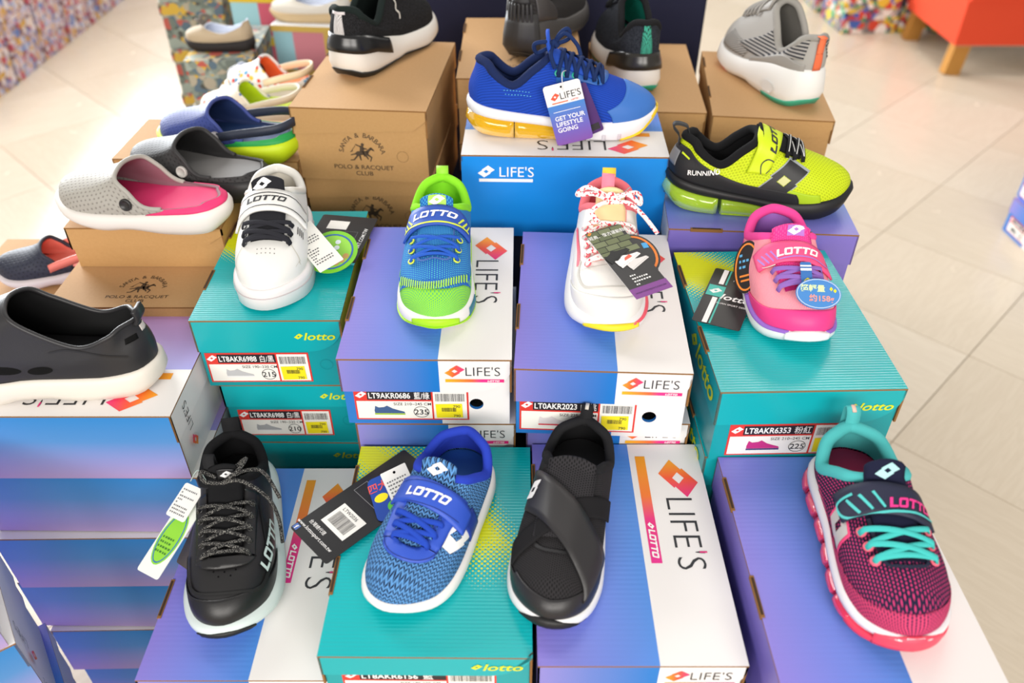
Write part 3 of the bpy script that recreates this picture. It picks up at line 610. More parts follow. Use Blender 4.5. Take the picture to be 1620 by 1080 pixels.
# ------------------------------------------------------------------ shoes: one lofted last, its overlays draped on it
def resample(pts, n):
    P = np.array(pts); d = np.r_[0, np.cumsum(np.linalg.norm(np.diff(P, axis=0), axis=1))]; t = np.linspace(0, d[-1], n + 1)
    return np.stack([np.interp(t, d, P[:, k]) for k in range(P.shape[1])], 1)
OUT_LAT = [(0.0, 0.0), (0.012, 0.26), (0.05, 0.56), (0.14, 0.74), (0.28, 0.81), (0.42, 0.85), (0.56, 0.91), (0.68, 0.94), (0.79, 0.90), (0.88, 0.74), (0.95, 0.45), (0.988, 0.16)]
OUT_MED = [(1.0, -0.10), (0.985, -0.38), (0.945, -0.62), (0.875, -0.82), (0.77, -0.93), (0.66, -0.91), (0.54, -0.84), (0.42, -0.76), (0.28, -0.73), (0.14, -0.69), (0.05, -0.54), (0.012, -0.26)]
class Shoe:
    NH, M = 40, 26
    def __init__(s, label, heel, yaw, L, W, zt, zb=None, hb=(0.03, 0.075), side=(0.25, 0.058, 0.60), front=(0.46, 0.085), fw=0.42, toe=0.042, bulge=0.004, vamp=(0.46, -0.030), lat=1, name='sneaker', group=None, cat='shoe',
                 k1=0.55, k2=0.35, inset=0.002, w0=0.42, w1=0.82, rot=None, hw=0.64):
        s.L, s.W = L, W
        s.root = empty(name, heel, math.radians(yaw), label, cat, group, rot)
        s.zt = fn([(a * L, b) for a, b in zt]); s.zb = fn([(a * L, b) for a, b in (zb or [(0, 0.004), (0.08, 0.0), (0.7, 0.0), (0.88, 0.004), (1, 0.014)])])
        ctrl = OUT_LAT + OUT_MED; ctrl = [(x * L, y * W * lat, 0.0) for x, y in ctrl]
        D = np.array(crv(ctrl, 24, True)); it = int(np.argmax(D[:, 0]))
        A = D[:it + 1]; Bk = np.vstack([D[it:], D[:1]])
        nh = s.NH; a1 = resample(A, nh); a2 = resample(Bk, nh)
        if lat < 0: a1, a2 = a2[::-1].copy(), a1[::-1].copy()
        O = np.vstack([a1[:-1], a2[:-1]]); s.O = O; N = s.N = 2 * nh
        T = np.roll(O, -1, 0) - np.roll(O, 1, 0); T /= np.linalg.norm(T, axis=1)[:, None]; s.ON = np.stack([-T[:, 1], T[:, 0], 0 * T[:, 0]], 1)
        if (s.ON[N // 4] * (O[N // 4] - O.mean(0))).sum() < 0: s.ON = -s.ON
        Bs = O - s.ON * inset; Bs[:, 2] = [s.zt(x) for x in Bs[:, 0]]
        # topline
        hx, hz = hb[0] * L, hb[1]; sx, sz, sw = side[0] * L, side[1], side[2] * W; fx, fz = front[0] * L, front[1]; f2 = fw * W
        yt = O[nh, 1] * 0.3; dn = hz - sz
        half = [(hx, 0, hz), (hx + 0.010 * L / 0.22, hw * 0.62 * W, hz - dn * 0.06), (hx + 0.09 * L, hw * W, hz - dn * 0.42), (sx, sw, sz), (fx - 0.10 * L, (sw + f2) / 2, sz + (fz - sz) * 0.50), (fx - 0.03 * L, f2 * 0.85, fz - (fz - sz) * 0.14)]
        full = half + [(fx, yt, fz)] + [(x, -y, z) for x, y, z in half[:0:-1]]
        D = np.array(crv(full, 24, True)); k = 24 * len(half)
        C = np.vstack([resample(D[:k + 1], nh)[:-1], resample(np.vstack([D[k:], D[:1]]), nh)[:-1]]); s.C = C
        M = s.M; P = np.zeros((N, M + 1, 3)); up = np.array([0, 0, 1.0])
        for i in range(N):
            a = (i if i <= nh else N - i) / nh; w = sstep(w0, w1, a); b, c = Bs[i], C[i]; dz = c[2] - b[2]
            q1s = b + s.ON[i] * bulge + up * (k1 * dz); q2s = c + s.ON[i] * bulge * 0.4 - up * (k2 * dz)
            q1t = b + up * toe + s.ON[i] * bulge * 0.5; dxy = (b - c) * np.array([1, 1, 0]); q2t = c + dxy * vamp[0] + up * vamp[1]
            q1 = q1s * (1 - w) + q1t * w; q2 = q2s * (1 - w) + q2t * w
            t = np.linspace(0, 1, M + 1)[:, None]
            P[i] = (1 - t) ** 3 * b + 3 * (1 - t) ** 2 * t * q1 + 3 * (1 - t) * t * t * q2 + t ** 3 * c
        s.P = P; s.refresh()
    def refresh(s):
        P = s.P; N, M = s.N, s.M
        du = np.roll(P, -1, 0) - np.roll(P, 1, 0); dv = np.gradient(P, axis=1); n = np.cross(du, dv); n /= np.linalg.norm(n, axis=2)[:, :, None] + 1e-12
        if n[N // 4, M // 3] @ s.ON[N // 4] < 0: n = -n
        s.n = n
        vs = P.reshape(-1, 3); fs = s.grid_faces(N, M); cen = s.C.mean(0) + np.array([0, 0, 0.004]); ci = len(vs)
        cap = [(i * (M + 1) + M, ((i + 1) % N) * (M + 1) + M, ci) for i in range(N)]
        s.fs = fs; s.bvh = BVHTree.FromPolygons([tuple(v) for v in vs] + [tuple(cen)], fs + cap)
        s.bvh0 = BVHTree.FromPolygons([tuple(v) for v in vs], fs)
        xs = np.linspace(0.02 * s.L, 0.985 * s.L, 24); yc = []; rz = []
        nh = s.NH; r = s.O[:nh + 1]; l = np.vstack([s.O[nh:], s.O[:1]])[::-1]
        for x in xs:
            yc.append((np.interp(x, r[:, 0], r[:, 1]) + np.interp(x, l[:, 0], l[:, 1])) / 2)
            h = s.bvh.ray_cast(Vector((x, yc[-1], 0.4)), Vector((0, 0, -1)))[0]; rz.append(h.z if h else s.zt(x) + 0.01)
        s.yr = lambda x: float(np.interp(x, r[:, 0], r[:, 1])); s.yl = lambda x: float(np.interp(x, l[:, 0], l[:, 1]))
        s.yc = fn(list(zip(xs, yc))); s.rz = fn(list(zip(xs, rz)))
    @staticmethod
    def grid_faces(N, M, j0=0, flip=False):
        out = []
        for i in range(N):
            for j in range(j0, M):
                a = i * (M + 1) + j; b = ((i + 1) % N) * (M + 1) + j; f = (a, b, b + 1, a + 1); out.append(f if flip else f[::-1])
        return out
    def cyl_uv(s, V):
        """u runs along the shoe, v is the distance over the section from the ridge"""
        uv = []
        for x, y, z in V:
            d = y - s.yc(x); r = max(s.rz(min(max(x, 0), s.L * 0.98)) - z, 0)
            uv.append((x + (s.zt(s.L) - z) * 0.8 * sstep(0.86 * s.L, s.L, x), (abs(d) + r * 0.9 * sstep(0, 0.012, abs(d))) * (1 if d > 0 else -1)))
        return uv
    def line(s, name, pts, fmap, w, mat, off=0.0012, n=8, closed=False, parent=None):
        """thin strip along a curve given in the 2-D coordinates of fmap"""
        P = crv([(a, b, 0) for a, b in pts], n, closed); qs = []; k = len(P)
        for i in range(k if closed else k - 1):
            a, b = P[i], P[(i + 1) % k]; d = b - a; l = math.hypot(d[0], d[1]) or 1; nx, ny = -d[1] / l * w / 2, d[0] / l * w / 2
            qs.append([(a[0] - nx, a[1] - ny), (b[0] - nx, b[1] - ny), (b[0] + nx, b[1] + ny), (a[0] + nx, a[1] + ny)])
        return s.decal(name, qs, fmap, mat, off, 0, 0, parent)
    # --- surfaces
    def upper(s, mat, name='upper'):
        vs = s.P.reshape(-1, 3); o = mesh_obj(name, vs, s.fs, mat, s.root, s.cyl_uv(vs), True); return o
    def lining(s, mat, th=0.0035, j0=4, insole=None, drop=0.0075):
        Q = s.P - s.n * th; vs = Q[:, j0:].reshape(-1, 3); M = s.M - j0; b = len(vs); vs = np.vstack([vs, s.P[:, s.M]])
        fs = s.grid_faces(s.N, M, 0, True)
        for i in range(s.N):
            k = (i + 1) % s.N; fs.append((i * (M + 1) + M, b + i, b + k, k * (M + 1) + M))
        o = mesh_obj('lining', vs, fs, mat, s.root, s.cyl_uv(vs), True)
        R = s.O * 1.0 - s.ON * 0.004; R[:, 2] = [s.zt(x) + drop for x in R[:, 0]]; c = R.mean(0)
        V2 = np.vstack([R, (R * 0.5 + c * 0.5), [c]]); V2[s.N:, 2] = [s.zt(x) + drop for x in V2[s.N:, 0]]
        f2 = [(i, (i + 1) % s.N, s.N + (i + 1) % s.N, s.N + i) for i in range(s.N)] + [(s.N + i, s.N + (i + 1) % s.N, 2 * s.N) for i in range(s.N)]
        mesh_obj('insole', V2, f2, insole or mat, s.root, [(v[0], v[1]) for v in V2], True); return o
    def collar(s, mat, r=0.004, flat=1.0, a0=0.0, a1=1.0, name='collar'):
        pts = s.C - s.n[:, s.M] * r * 0.7
        n = s.N; idx = range(int(a0 * n), int(a1 * n)) if (a0, a1) != (0, 1) else range(n)
        return tube(name, [pts[i % n] for i in idx], r, mat, s.root, closed=(a0, a1) == (0, 1), seg=10, flat=flat)
    def S(s, a, t):
        i = (a % 1.0) * s.N; j = min(max(t, 0), 1) * s.M; i0 = int(i) % s.N; i1 = (i0 + 1) % s.N; fi = i - int(i); j0 = min(int(j), s.M - 1); fj = j - j0
        def bl(A): return (A[i0, j0] * (1 - fi) + A[i1, j0] * fi) * (1 - fj) + (A[i0, j0 + 1] * (1 - fi) + A[i1, j0 + 1] * fi) * fj
        n = bl(s.n); return bl(s.P), n / (np.linalg.norm(n) + 1e-9)
    def patch(s, name, a0, a1, lo, hi, mat, off=0.0008, th=0.0016, na=40, nt=12, parent=None):
        lo = lo if callable(lo) else (lambda a, v=lo: v); hi = hi if callable(hi) else (lambda a, v=hi: v); vs = []; fs = []
        for i in range(na + 1):
            a = a0 + (a1 - a0) * i / na
            for j in range(nt + 1):
                p, n = s.S(a, lo(a) + (hi(a) - lo(a)) * j / nt); vs.append(p + n * (off + th))
        for i in range(na):
            for j in range(nt): k = i * (nt + 1) + j; fs.append((k + 1, k + nt + 2, k + nt + 1, k))
        o = mesh_obj(name, vs, fs, mat, parent or s.root, s.cyl_uv(vs), True)
        if th > 0: solidify(o, th)
        return o
    def top(s, x, y, open_=False):
        h = s.bvh.ray_cast(Vector((x, y, 0.4)), Vector((0, 0, -1)))
        if h[0] is None:
            h = s.bvh.find_nearest(Vector((x, y, s.zt(min(max(x, 0), s.L)) + 0.02)))
        n = h[1] if h[1].z > 0 else -h[1]; return h[0], n
    def cyl(s, x, ph):
        o = Vector((x, s.yc(x), s.zt(x) * 0.7 + s.rz(x) * 0.3)); d = Vector((0, math.sin(ph), math.cos(ph)))
        h = s.bvh.ray_cast(o, d)
        if h[0] is None: h = s.bvh.find_nearest(o + d * 0.05)
        n = h[1] if h[1].dot(d) > 0 else -h[1]; return h[0], n
    def mtop(s, x0, y0, rot=0.0):
        c, n = math.cos(rot), math.sin(rot); return lambda u, v: s.top(x0 - (v * c + u * n), y0 + (u * c - v * n))
    def mcyl(s, x0, ph0, R=None, rot=0.0):
        R = R or s.W * 0.85; c, n = math.cos(rot), math.sin(rot); return lambda u, v: s.cyl(x0 - (v * c + u * n), ph0 + (u * c - v * n) / R)
    def mside(s, x0, z0, sg, rot=0.0):
        c, n = math.cos(rot), math.sin(rot)
        def f(u, v):
            a = (u * c - v * n) * -sg; b = u * n + v * c; p = Vector((x0 + a, sg * 0.3, z0 + b)); h = s.bvh0.ray_cast(p, Vector((0, -sg, 0)))
            if h[0] is None: h = s.bvh0.find_nearest(Vector((x0 + a, sg * s.W, z0 + b)))
            q = h[1] if h[1].y * sg > 0 else -h[1]; return h[0], q
        return f
    def decal(s, name, ps, fmap, mat, off=0.0012, step=0.005, th=0.0, parent=None, smooth=True):
        bm = bmesh.new()
        for q in ps:
            try: bm.faces.new([bm.verts.new((x, y, 0)) for x, y in q])
            except ValueError: pass
        bmesh.ops.remove_doubles(bm, verts=bm.verts, dist=1e-6)
        xs = [v.co.x for v in bm.verts]; ys = [v.co.y for v in bm.verts]; x0, x1, y0, y1 = min(xs), max(xs), min(ys), max(ys)
        if step:
            for k in range(1, int((x1 - x0) / step) + 1): bmesh.ops.bisect_plane(bm, geom=bm.verts[:] + bm.edges[:] + bm.faces[:], plane_co=(x0 + k * step, 0, 0), plane_no=(1, 0, 0))
            for k in range(1, int((y1 - y0) / step) + 1): bmesh.ops.bisect_plane(bm, geom=bm.verts[:] + bm.edges[:] + bm.faces[:], plane_co=(0, y0 + k * step, 0), plane_no=(0, 1, 0))
        bmesh.ops.triangulate(bm, faces=[f for f in bm.faces if len(f.verts) > 4])
        bm.verts.ensure_lookup_table(); uv = []; vs = []
        for v in bm.verts:
            x, y = v.co.x, v.co.y; uv.append(((x - x0) / max(x1 - x0, 1e-6), (y - y0) / max(y1 - y0, 1e-6))); p, n = fmap(x, y); vs.append(Vector(p) + Vector(n) * (off + th))
        fs = [tuple(v.index for v in f.verts) for f in bm.faces]; bm.free()
        if fs:
            f = max(fs, key=lambda q: ((vs[q[1]] - vs[q[0]]).cross(vs[q[2]] - vs[q[0]])).length); c = (vs[f[1]] - vs[f[0]]).cross(vs[f[2]] - vs[f[0]])
            x, y = [(uv[f[0]][0] * (x1 - x0) + x0), (uv[f[0]][1] * (y1 - y0) + y0)]
            if c.dot(Vector(fmap(x, y)[1])) < 0: fs = [q[::-1] for q in fs]
        o = mesh_obj(name, vs, fs, mat, parent or s.root, uv, smooth)
        if th > 0: solidify(o, th)
        return o
    # --- sole parts
    def sole(s, name, mat, prof, lo=None, hi=None, clipx=None, n_div=None, parent=None, wob=None):
        """rings around the sole outline; prof = (height fraction, outward offset) from bottom to top"""
        lo = lo or s.zb; hi = hi or s.zt; N = s.N; vs = []
        if name in ('midsole', 'cupsole', 'sole'): s.prof = prof
        for f, off in prof:
            for i in range(N):
                p = s.O[i] + s.ON[i] * off
                x = p[0]
                if clipx:
                    x = min(max(x, clipx[0] * s.L), clipx[1] * s.L)
                    if x != p[0]:
                        ya, yb2 = sorted((s.yr(x), s.yl(x))); p = np.array([x, min(max(p[1], ya - off * 0.7), yb2 + off * 0.7), 0])
                xx = min(max(x, 0), s.L); z0, z1 = lo(xx), hi(xx); z = z0 + (z1 - z0) * f
                if wob: z += wob(xx, f)
                vs.append((x, p[1], z))
        R = len(prof); fs = [(r * N + i, r * N + (i + 1) % N, (r + 1) * N + (i + 1) % N, (r + 1) * N + i) for r in range(R - 1) for i in range(N)]
        fs.append(tuple(range(N - 1, -1, -1))); fs.append(tuple((R - 1) * N + i for i in range(N)))
        o = mesh_obj(name, vs, fs, mat, parent or s.root, [(v[0], v[2]) for v in vs], False)
        o.data.polygons.foreach_set('use_smooth', [len(p.vertices) == 4 for p in o.data.polygons]); return o
    def sole_patch(s, name, a0, a1, f0, f1, mat, off=0.001, th=0.0012, base=0.002, na=30, parent=None):
        """strip laid on the sole wall between loop positions a0..a1 and height fractions f0..f1"""
        f0 = f0 if callable(f0) else (lambda a, v=f0: v); f1 = f1 if callable(f1) else (lambda a, v=f1: v); vs = []; fs = []
        for i in range(na + 1):
            a = ((a0 + (a1 - a0) * i / na) % 1.0) * s.N; i0 = int(a) % s.N; i1 = (i0 + 1) % s.N; f = a - int(a)
            p = s.O[i0] * (1 - f) + s.O[i1] * f; n = s.ON[i0] * (1 - f) + s.ON[i1] * f; x = min(max(p[0], 0), s.L)
            aa = a / s.N
            for j in range(5):
                g = f0(aa) + (f1(aa) - f0(aa)) * j / 4; q = p + n * (float(np.interp(g, [k[0] for k in s.prof], [k[1] for k in s.prof])) + off * 0.35 + th); vs.append((q[0], q[1], s.zb(x) + (s.zt(x) - s.zb(x)) * g))
        for i in range(na):
            for j in range(4): k = i * 5 + j; fs.append((k + 1, k + 6, k + 5, k))
        o = mesh_obj(name, vs, fs, mat, parent or s.root, None, True); solidify(o, th); return o
    # --- fittings
    def strap(s, name, xc, w, p0, p1, mat, slant=0.0, th=0.0022, off=0.0022, n=30, m=6, wf=None, bow=0.0, edge=0.0012):
        vs = []; fs = []
        for i in range(n + 1):
            t = i / n; ph = p0 + (p1 - p0) * t; ww = w * (wf(t) if wf else 1.0); c = xc + slant * (ph) + bow * (1 - (2 * t - 1) ** 2)
            for j in range(m + 1):
                p, q = s.cyl(c + ww * (j / m - 0.5), ph); vs.append(p + q * (edge + (off - edge) * (1 - sstep(0.35, 0.95, abs(ph))) + th))
        V2 = np.array(vs).reshape(n + 1, m + 1, 3)
        for _ in range(2): V2[1:-1] = (V2[:-2] + 2 * V2[1:-1] + V2[2:]) / 4
        for i in range(n):
            for j in range(m): k = i * (m + 1) + j; fs.append((k + 1, k + m + 2, k + m + 1, k))
        o = mesh_obj(name, V2.reshape(-1, 3), fs, mat, s.root, [(j / m * w, i / n * w * 4) for i in range(n + 1) for j in range(m + 1)], True); solidify(o, th)
        s.strap_bvh = BVHTree.FromPolygons([tuple(v) for v in V2.reshape(-1, 3)], fs); return o
    def mstrap(s, x0, ph0, R=None, rot=0.0):
        """drape on the last strap laid"""
        base = s.mcyl(x0, ph0, R, rot)
        def f(u, v):
            p, n = base(u, v); h = s.strap_bvh.ray_cast(p + n * 0.02, -n)
            if h[0] is None: h = s.strap_bvh.find_nearest(p)
            q = h[1] if h[1].dot(n) > 0 else -h[1]; return h[0], q
        return f
    def ribbon(s, name, path, wvec, w, mat, th=0.0012, parent=None, smooth=True):
        wv = Vector(wvec).normalized(); vs = []; fs = []
        for p in path:
            p = Vector(p); vs += [p - wv * w / 2, p + wv * w / 2]
        for i in range(len(path) - 1): fs.append((2 * i, 2 * i + 1, 2 * i + 3, 2 * i + 2))
        o = mesh_obj(name, vs, fs, mat, parent or s.root, None, smooth); solidify(o, th, 0.0); return o
    def heel_tab(s, mat, w=0.012, h=0.016, name='pull_tab', lean=0.3, d=0.006, th=0.0014, drop=0.012):
        c = s.C[0]; x, z = c[0], c[2]
        path = crv([(x - d * 0.5, 0, z - drop), (x - d * 0.6, 0, z), (x - d * (0.5 + lean), 0, z + h * 0.7), (x - d * lean, 0, z + h), (x + d * 0.6, 0, z + h * 0.75), (x + d, 0, z), (x + d * 0.9, 0, z - drop * 0.6)], 5)
        return s.ribbon(name, path, (0, 1, 0), w, mat, th)
    def tongue(s, mat, x0, w, ext=0.02, beta=55, th=0.004, off=0.001, name='tongue', w_top=None, patchmat=None):
        fx = s.C[s.NH][0]; n1, n2 = 10, 6; path = []
        for i in range(n1 + 1):
            x = x0 + (fx + 0.001 - x0) * i / n1; path.append((x, None))
        vs = []; m = 8; rows = 0; w_top = w_top or w
        for i, (x, _) in enumerate(path):
            for j in range(m + 1):
                y = s.yc(x) * 0.3 + w * (j / m - 0.5); p, n = s.top(x, y); vs.append(p + n * (off + th))
            rows += 1
        y0 = s.yc(fx) * 0.3
        last = np.array([list(v) for v in vs[-(m + 1):]]); b = math.radians(beta)
        for i in range(1, n2 + 1):
            t = i / n2; ww = w + (w_top - w) * t
            if i == n2: ww *= 0.86
            bb = b + 0.35 * t
            for j in range(m + 1):
                q = last[j].copy(); d = ext * t; yy = y0 + ww * (j / m - 0.5)
                vs.append((q[0] - d * math.cos(bb), yy, q[2] * 0.35 + last[m // 2][2] * 0.65 - (abs(j / m - 0.5) * 2) ** 2 * 0.003 + d * math.sin(bb)))
            rows += 1
        fs = [(i * (m + 1) + j, i * (m + 1) + j + 1, (i + 1) * (m + 1) + j + 1, (i + 1) * (m + 1) + j) for i in range(rows - 1) for j in range(m)]
        o = mesh_obj(name, vs, fs, mat, s.root, [(v[0], v[1]) for v in vs], True); solidify(o, th); s.tg = np.array([list(v) for v in vs]).reshape(rows, m + 1, 3)
        s.tongue_bvh = BVHTree.FromPolygons([tuple(v) for v in vs], fs); return o
    def mtongue(s, x0, y0):
        """coordinates on the tongue: v runs up it from the collar front, u across"""
        G = s.tg; m = G.shape[1] - 1; cen = G[:, m // 2]; d = np.r_[0, np.cumsum(np.linalg.norm(np.diff(cen, axis=0), axis=1))]; d = d - d[10]
        v0 = s.C[s.NH][0] - x0
        def at(r, c):
            r = min(max(r, 0), G.shape[0] - 1.001); c = min(max(c, 0), m - 0.001); i, j = int(r), int(c); a, b = r - i, c - j
            return (G[i, j] * (1 - b) + G[i, j + 1] * b) * (1 - a) + (G[i + 1, j] * (1 - b) + G[i + 1, j + 1] * b) * a
        def f(u, v):
            r = float(np.interp(v + v0, d, np.arange(len(d)))); row = G[int(round(r))]; w = row[-1][1] - row[0][1]; c = (u + y0 - (row[0][1] + row[-1][1]) / 2) / w * m + m / 2
            p = at(r, c); n = np.cross(at(r, c + 0.5) - at(r, c - 0.5), at(r + 0.5, c) - at(r - 0.5, c)); n = n / (np.linalg.norm(n) + 1e-9)
            if n[2] < 0 and n[0] < 0: n = -n
            if n[0] + n[2] < 0: n = -n
            return Vector(p), Vector(n)
        return f
    def spath(s, pts, off=0.002, n=9, arch=0.0):
        out = []; P = crv([(x, y, 0) for x, y in pts], n)
        for i, p in enumerate(P):
            q, m = s.top(p[0], p[1]); t = i / (len(P) - 1); out.append(Vector(q) + Vector(m) * off + Vector((0, 0, arch * math.sin(PI * t))))
        return out
    def laces(s, eyes, mat, r=0.0022, flat=0.45, style='cross', off=0.0058, name='lace', top_bar=True, arch=0.001):
        """eyes: (x, y_left, y_right) from the toe end; one lace per shoe, drawn as its visible runs"""
        runs = []
        k = len(eyes)
        if style == 'cross':
            for i in range(k - 1):
                a, b = eyes[i], eyes[i + 1]; runs += [[(a[0], a[1]), (b[0], b[2])], [(a[0], a[2]), (b[0], b[1])]]
            runs.append([(eyes[0][0], eyes[0][1]), (eyes[0][0], eyes[0][2])])
        else:
            for i in range(k): runs.append([(eyes[i][0], eyes[i][1]), (eyes[i][0], eyes[i][2])])
        paths = []
        for i, rn in enumerate(runs):
            (x0, y0), (x1, y1) = rn; mid = ((x0 + x1) / 2, (y0 + y1) / 2)
            p = s.spath([(x0, y0), mid, (x1, y1)], off + (0.0012 if i % 2 else 0), 7, arch); 
            p[0] = p[0] - Vector((0, 0, off * 0.9)); p[-1] = p[-1] - Vector((0, 0, off * 0.9)); paths.append(p)
        o = []
        for p in paths: o.append(tube(name, p, r, mat, s.root, seg=8, flat=flat, up=[s.top(q.x, q.y)[1] for q in p]))
        return o
    def eyelets(s, eyes, mat, r=0.0032, w=0.0009, name='eyelet', off=0.002):
        for e in eyes:
            for y in (e[1], e[2]):
                p, n = s.top(e[0], y); u = n.orthogonal().normalized(); v = n.cross(u)
                tube(name, [p + n * off + (u * math.cos(a) + v * math.sin(a)) * r for a in (2 * PI * i / 14 for i in range(14))], w, mat, s.root, closed=True, seg=6)
    def place(s, o, M):
        """put a part given in world space under the shoe"""
        R = Matrix.LocRotScale(s.root.location, s.root.rotation_euler, (1, 1, 1)); o.parent = s.root; o.matrix_local = R.inverted() @ M; return o
    def world(s, p):
        return Matrix.LocRotScale(s.root.location, s.root.rotation_euler, (1, 1, 1)) @ Vector(p)
    def local(s, p):
        return Matrix.LocRotScale(s.root.location, s.root.rotation_euler, (1, 1, 1)).inverted() @ Vector(p)

def uband(x0, x1, wy0, wy1, bw, y0=0.0, n=10, notch=True):
    """eyestay: two side bands and the rounded front, as convex quads in (u = y, v = -x) for mtop(0,0)"""
    qs = []
    for sg in (-1, 1):
        for i in range(n):
            a, b = i / n, (i + 1) / n; xa, xb = x0 + (x1 - x0) * a, x0 + (x1 - x0) * b; ya, yb_ = wy0 + (wy1 - wy0) * a, wy0 + (wy1 - wy0) * b
            q = [(y0 + sg * ya, -xa), (y0 + sg * (ya + bw), -xa), (y0 + sg * (yb_ + bw), -xb), (y0 + sg * yb_, -xb)]; qs.append(q if sg > 0 else q[::-1])
    k = 10
    for i in range(k):   # front arc at x1 side
        a, b = PI * i / k, PI * (i + 1) / k
        def pt(t, r, rx): return (y0 + math.cos(t) * r, -x1 - math.sin(t) * rx)
        qs.append([pt(a, wy1, bw * 0.35), pt(a, wy1 + bw, bw * 1.35), pt(b, wy1 + bw, bw * 1.35), pt(b, wy1, bw * 0.35)][::-1])
    return qs

# ------------------------------------------------------------------ the shoes on display
def card(s, w, h, corners, name='hang_tag', face='#1b1a1c', back='#e8e6e2', th=0.0006, round_=0.003, ell=False):
    """a printed swing tag: corners = (centre, x axis, y axis) in world space; returns the card and a print helper"""
    c, ax, ay = (Vector(v) for v in corners); ax.normalize(); n = ax.cross(ay).normalized(); ay = n.cross(ax)
    M = Matrix((ax, ay, n)).transposed().to_4x4(); M.translation = c
    r = round_; P = []
    for cx, cy, a0 in ((w / 2 - r, h / 2 - r, 0), (-w / 2 + r, h / 2 - r, 90), (-w / 2 + r, -h / 2 + r, 180), (w / 2 - r, -h / 2 + r, 270)):
        for k in range(4): a = math.radians(a0 + 30 * k); P.append((cx + r * math.cos(a), cy + r * math.sin(a)))
    if ell: P = disc(0, 0, w / 2, h / 2, 36)
    g = Geo(); g.prism(P, (0, 0, th / 2), (1, 0, 0), (0, 1, 0), (0, 0, 1), th, 0, 1, lambda u, v: (u / w + 0.5, v / h + 0.5)); o = g.build(name, [face if not isinstance(face, str) else plain(face, 0.3), plain(back, 0.5)])
    s.place(o, M)
    def pr(nm, ps, m, off=0.0003): return print_flat(nm, ps, (0, 0, th / 2), Vector((1, 0, 0)), Vector((0, 1, 0)), m, o, off)
    return o, pr
def string(s, pts, mat=None, r=0.0005, name='tag_string'):
    return tube(name, [s.local(p) for p in crv(pts, 6)], r, mat or plain('#d8d4cc', 0.5), s.root, seg=5)
def fine_print(w, rows, size, seed=1, lead=1.5):
    """illegible small print as short dashes"""
    r = random.Random(seed); ps = []
    for i in range(rows):
        x = -w / 2; y = -i * size * lead
        while x < w / 2 - size:
            a = size * r.uniform(0.5, 0.9); ps.append(rect(x, y, x + a, y + size * 0.62)); x += a + size * r.uniform(0.25, 0.5)
            if r.random() < 0.06: break
    return ps
BK = '#141416'
MID = [(0, -0.006), (0.06, 0.0), (0.45, 0.003), (0.9, 0.0022), (1.0, 0.0008), (1.14, -0.002)]
SH = {}
def fitted(s, xs, cols, strap=True, off=0.0052, p0=-1.15, p1=1.15, w=0.025, logo=None, tl=0.02, lw=0.0026, flat=0.5, ny=0.0185, n=3, dx=0.0115, x1=None, eyes_mat=None, lace='cross', er=0.0032):
    """strap, laces and eyelets in the usual kids' arrangement; returns the eyelet rows"""
    x1 = x1 or xs + 0.019 + dx * (n - 1)
    eyes = [(x1 - dx * k, -ny - 0.0012 * k, ny + 0.0012 * k) for k in range(n)]
    s.laces(eyes, cols['lace'], lw, flat, lace, name='lace')
    if eyes_mat: s.eyelets(eyes, eyes_mat, er)
    if strap:
        s.strap('hook_strap', xs, w, p0, p1, cols['strap'], 0.0, 0.0024, off)
        s.decal('lettering', block_lotto(cols.get('lh', 0.0088)), s.mstrap(xs, 0.0), cols['text'], 0.0007, 0.004)
    return eyes

